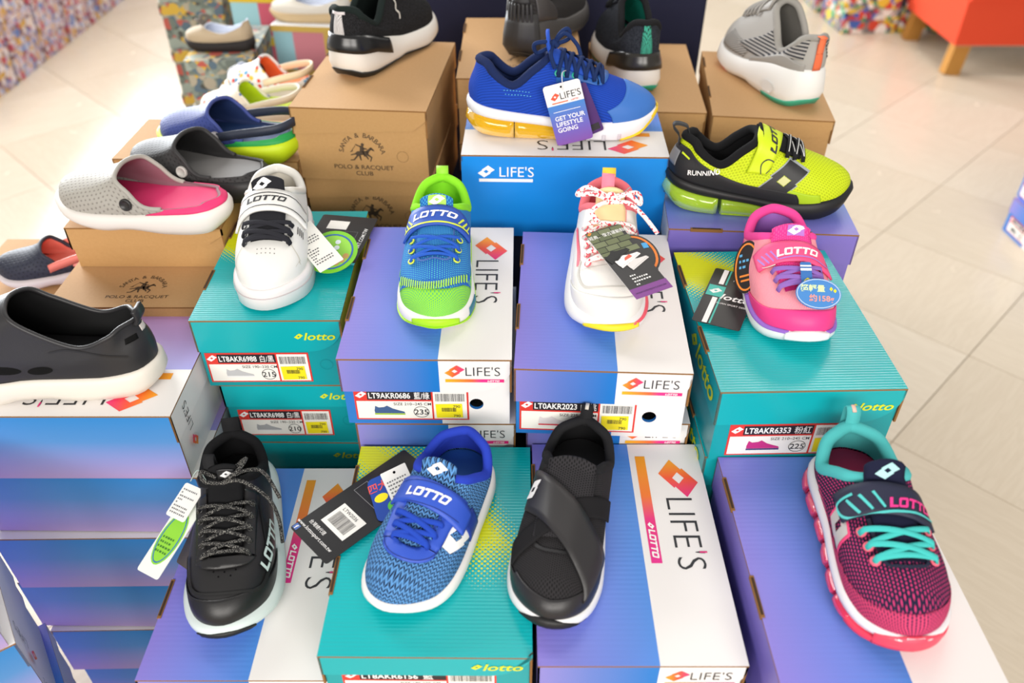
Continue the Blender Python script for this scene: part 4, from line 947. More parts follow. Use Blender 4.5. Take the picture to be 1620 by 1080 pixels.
# --- royal blue zigzag knit, front row on the teal box
def royal_blue():
    s = Shoe('royal blue zigzag-knit shoe with a hook strap and white sole on the front teal box', (-0.046, 0.660, 0.668), -110.0, 0.213, 0.050, [(0, 0.027), (0.3, 0.022), (0.6, 0.017), (0.85, 0.017), (1, 0.024)], hb=(0.02, 0.069), side=(0.21, 0.052, 0.80), front=(0.42, 0.080), fw=0.62, toe=0.033, lat=1, vamp=(0.46, -0.030))
    zz = zigzag('#5a92cc', '#0e1734', 165, 230, 0.85, 0.46); s.upper(zz); nav = fabric('#2a42b8'); s.lining(nav, insole=plain('#1f57a0', 0.7)); s.collar(nav, 0.0055)
    s.sole('midsole', rubber('#e9e6e2'), MID)
    blue = leather('#2b50bd', 0.5); st = fabric('#1e3a9c')
    s.decal('eyestay', uband(0.098, 0.158, 0.0195, 0.0130, 0.0150), s.mtop(0, 0), blue, 0.0004, 0.006, 0.0016)
    s.line('stitching', [(-0.0305, -0.126), (-0.0275, -0.158), (-0.012, -0.174), (0.012, -0.174), (0.0275, -0.158), (0.0305, -0.126)], s.mtop(0, 0), 0.0007, plain('#1c2f7c', 0.8), 0.0024)
    s.tongue(zz, 0.150, 0.038, 0.018, 46, 0.003, 0.0006)
    eyes = [(0.157, -0.0185, 0.0175), (0.145, -0.0215, 0.0205), (0.132, -0.024, 0.023)]
    s.laces(eyes, fabric('#2447b4'), 0.0030, 0.6)
    s.strap('hook_strap', 0.110, 0.027, -1.15, 1.20, blue, 0.004, 0.0026, 0.006)
    s.decal('lettering', block_lotto(0.0092), s.mstrap(0.110, -0.04), WPRINT, 0.0006, 0.004)
    for sg in (-1, 1): s.line('stitching', [(-0.042, sg * 0.0115), (0, sg * 0.0115), (0.040, sg * 0.0115)], s.mstrap(0.110, 0), 0.0006, plain('#17296e', 0.8), 0.0006)
    s.decal('strap_end', [rect(-0.010, -0.0115, 0.012, 0.0115)], s.mcyl(0.107, 1.38), leather('#1d3690'), 0.001, 0.005, 0.0012)
    s.decal('tongue_logo', move(diamond_logo(0.021), 0, 0.008), s.mtongue(s.C[s.NH][0], 0), WPRINT, 0.0008, 0.004)
    s.decal('side_logo', move(diamond_logo(0.044), 0, 0, 1, 0.5), s.mcyl(0.132, 1.10), WPRINT, 0.0008, 0.004)
    ax, ay = Vector((0.043, -0.057, 0)), Vector((0.082, 0.062, 0)); ay = Vector((0.057, 0.043, 0)) * 2.2
    c, pr = card(s, 0.068, 0.158, ((-0.160, 0.603, 0.6735), (0.70, -0.71, 0), (0.71, 0.70, 0.035)), face='#171618', back='#17161a')
    up = PI
    pr('lettering', move(block_lotto(0.010), 0.010, 0.030, 1, up), WPRINT); pr('lettering', move(txt('ITALIAN SPORT DESIGN', 0.0045, 0.002), 0.010, 0.044, 1, up), WPRINT)
    pr('lettering', move(txt('www.lottosport.com.tw', 0.0062, 0.004), -0.006, -0.066) + move(txt('台灣總代理', 0.0055, 0.002), -0.012, -0.058), WPRINT)
    pr('barcode_sticker', [rect(-0.018, -0.050, 0.022, -0.018)], PAPER); pr('barcode', move(barcode(0.030, 0.017, 4), -0.013, -0.045), INK, 0.0005)
    pr('lettering', move(txt('LTW2036', 0.006, 0.002), 0.0, -0.023), INK, 0.0005); pr('blue_mark', [rect(-0.033, -0.077, -0.026, -0.070)], plain('#4a6ab0', 0.5)); pr('lettering', move(txt('f', 0.0075, 0.02), -0.0293, -0.0737), WPRINT, 0.0005)
    pr('frame_line', [rect(-0.026, 0.0, 0.012, 0.0006), rect(-0.026, 0.0, -0.0254, 0.018), rect(-0.026, 0.018, 0.012, 0.0186)], plain('#8a8a8c', 0.5))
    c, pr = card(s, 0.034, 0.052, ((-0.138, 0.603, 0.686), (0.72, 0.2, 0.25), (-0.25, 0.9, 0.3)), 'blue_tag', '#2348a0', '#2348a0', round_=0.006)
    pr('lettering', move(txt('四大', 0.012, 0.012), -0.006, 0.014), plain('#e8554a', 0.5)); pr('lettering_badge', [disc(-0.006, 0.0, 0.008, 0.005)], YELLOW)
    pr('green_mark', [disc(0.004, -0.014, 0.006)], plain('#57b83a', 0.5))
    c, pr = card(s, 0.030, 0.048, ((-0.122, 0.608, 0.694), (0.8, 0.35, 0.2), (-0.3, 0.85, 0.4)), 'paper_tag', '#eceae6', '#eceae6', round_=0.001)
    pr('small_print', move(fine_print(0.024, 8, 0.0028, 3), 0, 0.010), plain('#6a6a6c', 0.6)); pr('tag_hole', [disc(0, 0.019, 0.0016)], DARK)
    return s
SH['royal'] = royal_blue()

# --- black slip-on with crossed straps, front row
def black_slip():
    s = Shoe('black slip-on shoe with crossed elastic straps and a white midsole on a violet box', (0.085, 0.677, 0.668), -103.5, 0.240, 0.049, [(0, 0.028), (0.3, 0.024), (0.6, 0.019), (0.85, 0.019), (1, 0.028)], hb=(0.02, 0.070), side=(0.22, 0.054, 0.78), front=(0.40, 0.082), fw=0.62, toe=0.033, lat=-1, vamp=(0.46, -0.030))
    mesh = weave('#2a282a', '#0c0c0d', 430, 430, 0.30); s.upper(mesh); ln = fabric('#19191b'); s.lining(ln, insole=fabric('#2a2a2c')); s.collar(fabric('#202022'), 0.0055)
    s.sole('midsole', rubber('#e4e3e4'), MID); blk = rubber('#1b1a1b'); s.sole('outsole', blk, [(0, -0.006), (0.12, 0.001), (0.2, 0.0015)])
    s.sole_patch('toe_bumper', 0.445, 0.555, 0.02, lambda a: 1.12 - 230 * (a - 0.5) ** 2, blk, 0.0008, 0.0010)
    lt = leather('#242224', 0.38)
    hi = lambda a: 0.16 + 0.20 * (abs(a - 0.5) / 0.17) ** 2 if abs(a - 0.5) < 0.17 else 0.36
    s.patch('toe_cap', 0.345, 0.655, -0.0, lambda a: max(0.30 - 4.2 * (abs(a - 0.5)) ** 1.6, 0.05) if abs(a - 0.5) > 0.09 else 0.215 + 0.4 * abs(a - 0.5), lt, 0.0006, 0.0012, 60, 10)
    s.tongue(weave('#2e2c2f', '#111112', 400, 400, 0.30), 0.17, 0.050, 0.012, 40, 0.003, 0.0006)
    s.line('stitching', [(-0.034, -0.160), (-0.018, -0.180), (0.0, -0.184), (0.018, -0.180), (0.034, -0.160)], s.mtop(0, 0), 0.003, plain('#1c1b1d', 0.6), 0.0016)
    el = fabric('#1d1c1e')
    s.strap('elastic_strap', 0.146, 0.024, -1.45, 1.45, el, -0.024, 0.0016, 0.004)
    s.strap('cross_strap', 0.146, 0.052, -1.15, 1.45, leather('#2b292a', 0.4), 0.0315, 0.0024, 0.0062)
    for sg in (-1, 1): s.line('stitching', [(-0.042, sg * 0.0225), (-0.02, sg * 0.0225), (0.0, sg * 0.0225), (0.02, sg * 0.0225), (0.046, sg * 0.0225)], s.mstrap(0.146, 0.0, None, -0.66), 0.0007, plain('#0d0d0e', 0.8), 0.0006)
    s.decal('strap_logo', move(diamond_logo(0.023), 0, 0, 1, 0.35), s.mstrap(0.116, -0.92), WPRINT, 0.0007, 0.004)
    s.heel_tab(fabric('#232325'), 0.013, 0.018); s.ribbon('tab_stripe', [(s.C[0][0] - 0.0055, 0, s.C[0][2] + 0.004), (s.C[0][0] - 0.0048, 0, s.C[0][2] + 0.0135), (s.C[0][0] - 0.002, 0, s.C[0][2] + 0.0195), (s.C[0][0] + 0.004, 0, s.C[0][2] + 0.016)], (0, 1, 0), 0.004, plain('#c9c3b8', 0.6), 0.0016)
    return s
SH['slip'] = black_slip()

# --- black leather lace-up, front left
def black_lace():
    s = Shoe('black leather lace-up trainer with rope laces and a pale sole on the front left box', (-0.336, 0.712, 0.60), -79.0, 0.238, 0.050, [(0, 0.034), (0.3, 0.030), (0.6, 0.024), (0.85, 0.022), (1, 0.030)], hb=(0.02, 0.083), side=(0.21, 0.064, 0.76), front=(0.42, 0.094), fw=0.56, toe=0.034, lat=1, vamp=(0.46, -0.030))
    bl = leather('#1d1c1d', 0.36); s.upper(bl); ln = fabric('#121214'); s.lining(ln); s.collar(fabric('#171719'), 0.006)
    s.sole('midsole', rubber('#cfdad8'), [(0, -0.006), (0.06, 0.0), (0.3, 0.006), (0.75, 0.0065), (0.95, 0.003), (1.14, -0.002)]); s.sole('outsole', rubber('#1a1a1a'), [(0, -0.005), (0.10, 0.001), (0.16, 0.0015)])
    s.sole_patch('toe_bumper', 0.45, 0.55, 0.0, lambda a: 0.85 - 150 * (a - 0.5) ** 2, rubber('#1a1a1a'), 0.0008, 0.0010)
    s.patch('toe_cap', 0.30, 0.70, 0.0, lambda a: max(0.285 - 3.0 * abs(a - 0.5) ** 1.7 * 1.2, 0.08), leather('#191819', 0.38), 0.0005, 0.0012, 60, 10)
    s.line('stitching', [(-0.041, -0.160), (-0.038, -0.190), (-0.026, -0.209), (0.0, -0.216), (0.028, -0.209), (0.039, -0.190), (0.042, -0.160)], s.mtop(0, 0), 0.0022, plain('#0c0c0d', 0.7), 0.0019)
    th = fabric('#111113'); s.decal('throat', [[(-0.021, -0.10), (0.021, -0.10), (0.0175, -0.178), (-0.0175, -0.178)]], s.mtop(0, 0), th, 0.0006, 0.006)
    s.decal('eyestay', uband(0.106, 0.176, 0.0195, 0.0165, 0.0125), s.mtop(0, 0), bl, 0.0006, 0.006, 0.0018)
    s.tongue(fabric('#18181a'), 0.170, 0.033, 0.022, 58, 0.004, 0.0004)
    s.ribbon('tongue_loop', crv([(0.098, -0.012, 0.106), (0.090, -0.013, 0.120), (0.081, -0.013, 0.122), (0.080, -0.013, 0.104)], 4), (0.15, 1, 0), 0.012, fabric('#242426'), 0.0014)
    s.decal('tongue_label', [rect(-0.009, 0.002, 0.009, 0.016)], s.mtongue(s.C[s.NH][0] - 0.003, 0.004), leather('#2a2a2c'), 0.001, 0.004, 0.0008)
    s.decal('tongue_logo', move(diamond_logo(0.012), 0, 0.009), s.mtongue(s.C[s.NH][0] - 0.003, 0.004), plain('#e3e3e3', 0.5), 0.0024, 0.004)
    eyes = [(0.176, -0.0225, 0.0225), (0.162, -0.0235, 0.0235), (0.148, -0.0245, 0.0245), (0.134, -0.0255, 0.0255), (0.120, -0.0265, 0.0265)]
    t = NT('speckled_rope', 0.85, 0.2); n = t.noise(1500, 1); t.col(t.ramp(n, [(0.60, lin('#18181a')), (0.64, lin('#b9b6af'))])); rope = t.m
    s.eyelets(eyes, plain('#303030', 0.3, 0.6), 0.0034, 0.0008); s.laces(eyes, rope, 0.0021, 0.85, off=0.0056)
    k = Vector((0.108, 0.0, 0.103))
    for pts in ([k, k + Vector((0.004, -0.016, 0.010)), k + Vector((-0.010, -0.021, 0.012)), k + Vector((-0.004, -0.006, 0.006))], [k, k + Vector((-0.004, 0.018, 0.012)), k + Vector((-0.020, 0.026, 0.013)), k + Vector((-0.010, 0.008, 0.006))],
                [k, k + Vector((0.004, 0.020, 0.004)), k + Vector((0.012, 0.044, -0.018)), k + Vector((0.020, 0.052, -0.046)), k + Vector((0.036, 0.053, -0.070))], [k, k + Vector((-0.008, 0.022, 0.006)), k + Vector((-0.012, 0.042, -0.004)), k + Vector((0.006, 0.056, -0.030))]):
        tube('lace_end', crv(pts, 8), 0.0021, rope, s.root, seg=8)
    s.decal('side_lettering', move(block_lotto(0.0115), 0, 0, 1, PI / 2 - 0.10), s.mcyl(0.158, 1.28, 0.045), plain('#c5d6d2', 0.5), 0.0028, 0.004)
    s.line('stitching', [(0.031, -0.098), (0.035, -0.130), (0.040, -0.165)], s.mtop(0, 0), 0.0016, plain('#0c0c0d', 0.7), 0.0012)
    for i, (a, b) in enumerate([(-0.011, -0.193), (0.0, -0.195), (0.011, -0.193), (-0.006, -0.199), (0.006, -0.199), (0.001, -0.189)]): s.decal('perforation', [disc(a, b, 0.001, None, 8)], s.mtop(0, 0), DARK, 0.0003, 0)
    s.heel_tab(fabric('#1d1d1f'), 0.020, 0.020, lean=0.1)
    # swing tags at the left
    c, pr = card(s, 0.034, 0.102, ((-0.370, 0.577, 0.657), (0.72, -0.42, 0.10), (0.20, 0.86, 0.34)), face='#e9ece6', back='#e9ece6')
    pr('green_oval', [disc(0.0, -0.008, 0.0155, 0.031)], plain('#8ed13a', 0.45)); pr('blue_ring', ring(0.0, -0.008, 0.0135, 0.029, 0.0014), plain('#2f6fb4', 0.5), 0.0005)
    pr('small_print', move(fine_print(0.020, 4, 0.0035, 8), 0, -0.01), plain('#3f7a2a', 0.6), 0.0006)
    c, pr = card(s, 0.030, 0.040, ((-0.363, 0.604, 0.674), (0.72, -0.42, 0.10), (0.20, 0.86, 0.34)), 'paper_tag', '#efeeea', '#efeeea'); pr('small_print', move(fine_print(0.024, 8, 0.0026, 5), 0, 0.012), plain('#77777a', 0.6))
    c, pr = card(s, 0.040, 0.050, ((-0.352, 0.572, 0.640), (0.6, -0.55, 0.35), (0.35, 0.72, 0.55)), 'brown_tag', '#4a423c', '#3a342f'); pr('diamond_logo', diamond_logo(0.010), plain('#b5323a', 0.5))
    string(s, [(-0.360, 0.624, 0.686), (-0.348, 0.625, 0.703), s.world((0.108, -0.015, 0.108))], plain('#bcd0c8', 0.4))
    return s
SH['lace'] = black_lace()

# --- navy and pink knit with bubble sole, front right
def navy_pink():
    s = Shoe('navy and pink knit shoe with turquoise laces and a pink bubble sole', (0.350, 0.622, 0.700), -88.5, 0.205, 0.0475, [(0, 0.034), (0.3, 0.031), (0.6, 0.026), (0.85, 0.025), (1, 0.032)], hb=(0.02, 0.076), side=(0.21, 0.058, 0.80), front=(0.41, 0.086), fw=0.62, toe=0.033, lat=1, vamp=(0.46, -0.030), zb=[(0, 0.006), (0.1, 0.0), (0.75, 0.0), (0.9, 0.004), (1, 0.014)])
    s.upper(weave('#171a36', '#d63a78', 300, 270, 0.20, 0.60)); tq = fabric('#4fb4b4'); s.lining(tq, insole=fabric('#b83a5e')); s.collar(tq, 0.0062)
    pk = weave('#d8436f', '#2a2045', 420, 300, 0.26, 0.6); s.patch('knit_band', 0.14, 0.86, 0.0, lambda a: 0.09 + 0.14 * math.exp(-((a - 0.5) / 0.16) ** 2) + 0.10 * math.exp(-((a - 0.2) / 0.1) ** 2) + 0.10 * math.exp(-((a - 0.8) / 0.1) ** 2), pk, 0.0004, 0.0005, 70, 8)
    z1 = lambda x: s.zb(x) + (s.zt(x) - s.zb(x)) * 0.58
    s.sole('midsole', rubber('#e6e3e6'), [(0, -0.003), (0.15, 0.002), (0.6, 0.0028), (1.0, 0.001), (1.1, -0.002)], lo=z1)
    air = plain('#e0325c', 0.15, 0.5, trans=0.12, name='clear_pink_air_sole')
    for k, (c0, c1) in enumerate(((0.0, 0.16), (0.18, 0.31), (0.33, 0.45), (0.47, 0.58), (0.60, 0.71), (0.73, 0.84))):
        cm = (c0 + c1) / 2 * s.L; hw = (c1 - c0) / 2 * s.L
        s.sole('air_pod', air, [(0.0, -0.004), (0.2, 0.002), (0.55, 0.0048), (0.85, 0.003), (1.0, -0.001)], hi=z1, lo=lambda x, cm=cm, hw=hw: s.zb(x) + 0.004 * min(abs(x - cm) / hw, 1) ** 2, clipx=(c0, c1))
    s.sole('outsole', rubber('#f0415e'), [(0, -0.002), (0.18, 0.003), (0.45, 0.004), (0.5, 0.001)], clipx=(0.82, 1.1))
    s.sole_patch('toe_bumper', 0.44, 0.56, 0.2, lambda a: 1.08 - 70 * (a - 0.5) ** 2, rubber('#f0485f'), 0.0008, 0.0010)
    nv = leather('#1c1f38', 0.6); s.decal('throat', [[(-0.022, -0.10), (0.022, -0.10), (0.019, -0.154), (-0.019, -0.154)]], s.mtop(0, 0), fabric('#15182e'), 0.0006, 0.006)
    s.line('throat_edge', [(-0.020, -0.115), (-0.0185, -0.152), (-0.008, -0.158), (0.008, -0.158), (0.0185, -0.152), (0.020, -0.115)], s.mtop(0, 0), 0.003, nv, 0.0018)
    s.tongue(fabric('#1a1d36'), 0.145, 0.036, 0.017, 46, 0.003, 0.0006); s.decal('tongue_logo', move(diamond_logo(0.020), 0.002, 0.008), s.mtongue(s.C[s.NH][0], 0), plain('#a9d9de', 0.5), 0.0008, 0.004)
    eyes = [(0.151, -0.0245, 0.0245), (0.138, -0.026, 0.026), (0.1245, -0.0275, 0.0275)]
    s.laces(eyes, fabric('#45bdb8'), 0.0027, 0.45); s.eyelets(eyes, plain('#f0627a', 0.5), 0.0034, 0.0013)
    s.strap('hook_strap', 0.103, 0.028, -1.15, 1.05, nv, 0.006, 0.0026, 0.006)
    s.decal('lettering', block_lotto(0.0088), s.mstrap(0.106, 0.42), plain('#e8348a', 0.5), 0.0007, 0.004)
    tqp = plain('#4fc0bd', 0.5)
    s.line('strap_piping', [(0.044, -0.0105), (0.0, -0.0108), (-0.030, -0.0105), (-0.043, -0.004), (-0.045, 0.009), (-0.030, 0.0105)], s.mstrap(0.103, 0.0), 0.0022, tqp, 0.0007)
    for k in range(3): s.line('strap_stripe', [(-0.036 + k * 0.010, 0.008), (-0.030 + k * 0.010, -0.007)], s.mstrap(0.103, 0.0), 0.0022, tqp, 0.0007, 3)
    s.decal('side_logo', move(diamond_logo(0.040), 0, 0, 1, 0.75), s.mcyl(0.108, -1.28), plain('#f0427a', 0.5), 0.0008, 0.004); s.decal('side_logo_face', move(diamond_logo(0.033), 0, 0, 1, 0.75), s.mcyl(0.108, -1.28), plain('#b9b5b2', 0.4), 0.0014, 0.004)
    s.heel_tab(tq, 0.013, 0.020); s.ribbon('tab_stripe', [(s.C[0][0] - 0.0055, 0, s.C[0][2] + 0.004), (s.C[0][0] - 0.0048, 0, s.C[0][2] + 0.0145), (s.C[0][0] - 0.002, 0, s.C[0][2] + 0.0212), (s.C[0][0] + 0.004, 0, s.C[0][2] + 0.018)], (0, 1, 0), 0.0035, plain('#e8b8a8', 0.6), 0.0017)
    return s
SH['navy'] = navy_pink(); SH['navy'].root.scale = (1.085, 1.085, 1.085)

# --- blue and lime knit, second row
def blue_lime():
    s = Shoe('blue and lime green knit shoe on the box with the size 235 label', (-0.0905, 0.980, 0.80), -90.0, 0.242, 0.0465, [(0, 0.032), (0.3, 0.028), (0.6, 0.023), (0.85, 0.022), (1, 0.028)], hb=(0.02, 0.084), side=(0.21, 0.062, 0.80), front=(0.41, 0.090), fw=0.62, toe=0.035, lat=-1, vamp=(0.46, -0.030))
    s.upper(weave('#2a62bc', '#4fbcc4', 330, 330, 0.25, 0.8)); lm = fabric('#8ee02e'); s.lining(lm); s.collar(lm, 0.0058)
    kn = weave('#8fd63f', '#3fae86', 430, 430, 0.26); s.patch('toe_knit', 0.24, 0.76, 0.0, lambda a: 0.33 - 0.25 * min(abs(a - 0.5) / 0.26, 1) ** 1.4, kn, 0.0002, 0.0005, 70, 10)
    s.line('knit_edge', [(-0.041, -0.182), (-0.034, -0.198), (-0.017, -0.208), (0.0, -0.210), (0.017, -0.208), (0.034, -0.198), (0.041, -0.182)], s.mtop(0, 0), 0.005, fabric('#2a66c0'), 0.0016)
    for i in range(-14, 15):
        x = i * 0.0026; y = -0.2155 + abs(i) ** 2 * 0.000125; s.decal('knit_stitch', [rect(x - 0.0007, y - 0.0045, x + 0.0007, y + 0.005)], s.mtop(0, 0), plain('#a9e24a', 0.8), 0.0022, 0)
    s.sole('midsole', rubber('#e9e7e4'), MID); li = rubber('#a6de22'); s.sole('outsole', li, [(0, -0.004), (0.15, 0.0035), (0.24, 0.004)]); s.sole_patch('toe_bumper', 0.45, 0.55, 0.0, lambda a: 1.02 - 120 * (a - 0.5) ** 2, li, 0.0008, 0.0010)
    s.sole_patch('side_wedge', 0.36, 0.41, 0.15, 0.9, plain('#1f6f86', 0.5), 0.001, 0.0012)
    s.decal('throat', [[(-0.020, -0.098), (0.020, -0.098), (0.019, -0.172), (-0.019, -0.172)]], s.mtop(0, 0), weave('#2468b8', '#123a70', 520, 520, 0.3), 0.0006, 0.006)
    s.line('throat_edge', [(-0.020, -0.112), (-0.0185, -0.172), (0.0, -0.176), (0.0185, -0.172), (0.020, -0.112)], s.mtop(0, 0), 0.0025, fabric('#5f7fc4'), 0.0016)
    s.tongue(weave('#2468b8', '#4fb0d0', 520, 520, 0.3), 0.165, 0.040, 0.014, 46, 0.003, 0.0006); s.decal('tongue_patch', [rect(-0.011, 0.001, 0.011, 0.015)], s.mtongue(s.C[s.NH][0], 0), plain('#a9e04a', 0.5), 0.0006, 0.004); s.decal('tongue_logo', move(diamond_logo(0.018), 0, 0.008), s.mtongue(s.C[s.NH][0], 0), WPRINT, 0.0014, 0.004)
    eyes = [(0.174, -0.0255, 0.0255), (0.158, -0.0265, 0.0265), (0.142, -0.0275, 0.0275)]
    s.laces(eyes, fabric('#2a5cc0'), 0.0024, 0.5); s.eyelets(eyes, plain('#d6e84a', 0.5), 0.0034, 0.0012)
    b2 = leather('#2450b0', 0.55); s.strap('hook_strap', 0.116, 0.029, -1.15, 1.15, b2, 0.0, 0.0026, 0.006); s.decal('lettering', block_lotto(0.0088), s.mstrap(0.114, 0.0), WPRINT, 0.0007, 0.004)
    ye = plain('#d8e83a', 0.5); s.line('strap_piping', [(-0.040, -0.006), (-0.030, -0.0075), (-0.018, -0.0105), (0, -0.0108), (0.018, -0.0105), (0.030, -0.0075), (0.040, -0.006)], s.mstrap(0.116, 0.0), 0.0024, ye, 0.0007)
    for sg in (-1, 1):
        for k in range(3): s.line('strap_stripe', [(sg * (0.041 - k * 0.0055), 0.008 - k * 0.001), (sg * (0.036 - k * 0.0055), -0.006)], s.mstrap(0.116, 0.0), 0.0018, ye, 0.0007, 3)
    s.heel_tab(plain('#9be03a', 0.6), 0.015, 0.012); return s
SH['lime'] = blue_lime()

# --- white court shoe, second row left
def white_court():
    s = Shoe('white court shoe with black laces and a black-lettered strap on the left teal box', (-0.3175, 1.022, 0.79), -83.0, 0.222, 0.0475, [(0, 0.030), (0.4, 0.028), (0.8, 0.027), (1, 0.029)], hb=(0.025, 0.086), side=(0.21, 0.070, 0.78), front=(0.44, 0.098), fw=0.62, toe=0.037, lat=1, vamp=(0.46, -0.030), zb=[(0, 0.0), (0.8, 0.0), (1, 0.004)])
    wl = leather('#e6e4e0', 0.45); s.upper(wl); cr = fabric('#d8d2c6'); s.lining(cr); s.collar(leather('#dedad2'), 0.006)
    s.sole('cupsole', rubber('#e4dfdf'), [(0, 0.0), (0.05, 0.003), (0.9, 0.0035), (1.0, 0.0028), (1.12, 0.0)])
    s.sole_patch('foxing_line', 0.12, 0.88, 0.70, 0.74, plain('#cbbcbe', 0.6), 0.0016, 0.0006, na=70)
    s.line('stitching', [(-0.043, -0.200), (-0.038, -0.184), (-0.028, -0.170), (-0.0245, -0.150)], s.mtop(0, 0), 0.0012, plain('#c9c4b8', 0.7), 0.0008); s.line('stitching', [(0.043, -0.200), (0.038, -0.184), (0.028, -0.170), (0.0245, -0.150)], s.mtop(0, 0), 0.0012, plain('#c9c4b8', 0.7), 0.0008)
    for i in range(5):
        for j in range(2): s.decal('perforation', [disc(-0.010 + i * 0.005 + j * 0.0, -0.182 - j * 0.006, 0.0008, None, 8)], s.mtop(0, 0), plain('#8d8a86', 0.8), 0.0004, 0)
    bk = fabric('#26262a'); s.decal('throat', [[(-0.020, -0.10), (0.020, -0.10), (0.0185, -0.170), (-0.0185, -0.170)]], s.mtop(0, 0), bk, 0.0006, 0.006)
    s.tongue(bk, 0.165, 0.040, 0.016, 50, 0.004, 0.0006); s.decal('tongue_logo', move(diamond_logo(0.022), -0.006, 0.008), s.mtongue(s.C[s.NH][0], 0), WPRINT, 0.0008, 0.004)
    eyes = [(0.170, -0.0255, 0.0255), (0.157, -0.0265, 0.0265), (0.143, -0.0275, 0.0275)]
    s.laces(eyes, fabric('#2a2a30'), 0.0036, 0.35); s.eyelets(eyes, plain('#3a3a3c', 0.4), 0.0032, 0.0007)
    s.strap('hook_strap', 0.115, 0.031, -1.25, 1.25, wl, 0.0, 0.003, 0.006); s.decal('lettering', block_lotto(0.0075), s.mstrap(0.113, -0.05), INK, 0.0007, 0.004)
    for dv in (0.0095, -0.0085): s.line('strap_line', [(-0.046, dv), (0.0, dv), (0.046, dv)], s.mstrap(0.115, 0.0), 0.0013, INK, 0.0007)
    for k in range(4): s.line('side_mark', [(0.0 + k * 0.003, 0.004), (0.002 + k * 0.003, -0.008)], s.mcyl(0.143, 0.95), 0.0012, INK, 0.0008, 3)
    c, pr = card(s, 0.078, 0.112, ((-0.232, 0.945, 0.806), (0.98, -0.15, 0.0), (0.11, 0.99, 0.04)), face='#1d1c1e', back='#1d1c1e')
    pr('lettering', move(txt('LOTTOSPORT.COM.TW', 0.0075, 0.012), 0.031, -0.012, 1, PI / 2), WPRINT); pr('frame_line', [rect(0.004, 0.018, 0.022, 0.0186), rect(0.004, -0.02, 0.0046, 0.018), rect(0.0214, -0.02, 0.022, 0.018), rect(0.004, -0.02, 0.022, -0.0194)], plain('#77777a', 0.5)); pr('barcode_sticker', [rect(-0.024, 0.022, 0.004, 0.042)], PAPER)
    pr('teal_edge', [rect(-0.039, -0.0565, 0.039, -0.052)], plain('#2aa8b8', 0.4))
    c, pr = card(s, 0.068, 0.068, ((-0.232, 0.900, 0.814), (0.95, -0.2, 0.0), (0.15, 0.9, 0.35)), 'round_tag', '#7cc534', '#7cc534', ell=True)
    pr('blue_ring', ring(0, 0, 0.0285, 0.0285, 0.0022), plain('#2f5fae', 0.5)); pr('green_field', [disc(0, 0, 0.026)], plain('#93d148', 0.5), 0.0002)
    for k in range(5): a = -1.9 + k * 0.42; pr('tan_mark', [disc(0.019 * math.cos(a) + 0.002, 0.019 * math.sin(a), 0.0042)], plain('#c79a5a', 0.6), 0.0004)
    for k in range(3): pr('pale_mark', [disc(0.004 + k * 0.001, 0.016 - k * 0.009, 0.0036)], plain('#dfe6ee', 0.6), 0.0004)
    c, pr = card(s, 0.034, 0.082, ((-0.2485, 0.888, 0.830), (0.03, 0.022, 0.008), (-0.033, 0.078, 0.025)), 'paper_tag', '#eae8e2', '#eae8e2', round_=0.001); pr('small_print', move(fine_print(0.028, 11, 0.0030, 4), 0, 0.016), plain('#5a5a5c', 0.6)); pr('tag_hole', [disc(0, 0.031, 0.0017)], DARK)
    return s
SH['white'] = white_court()

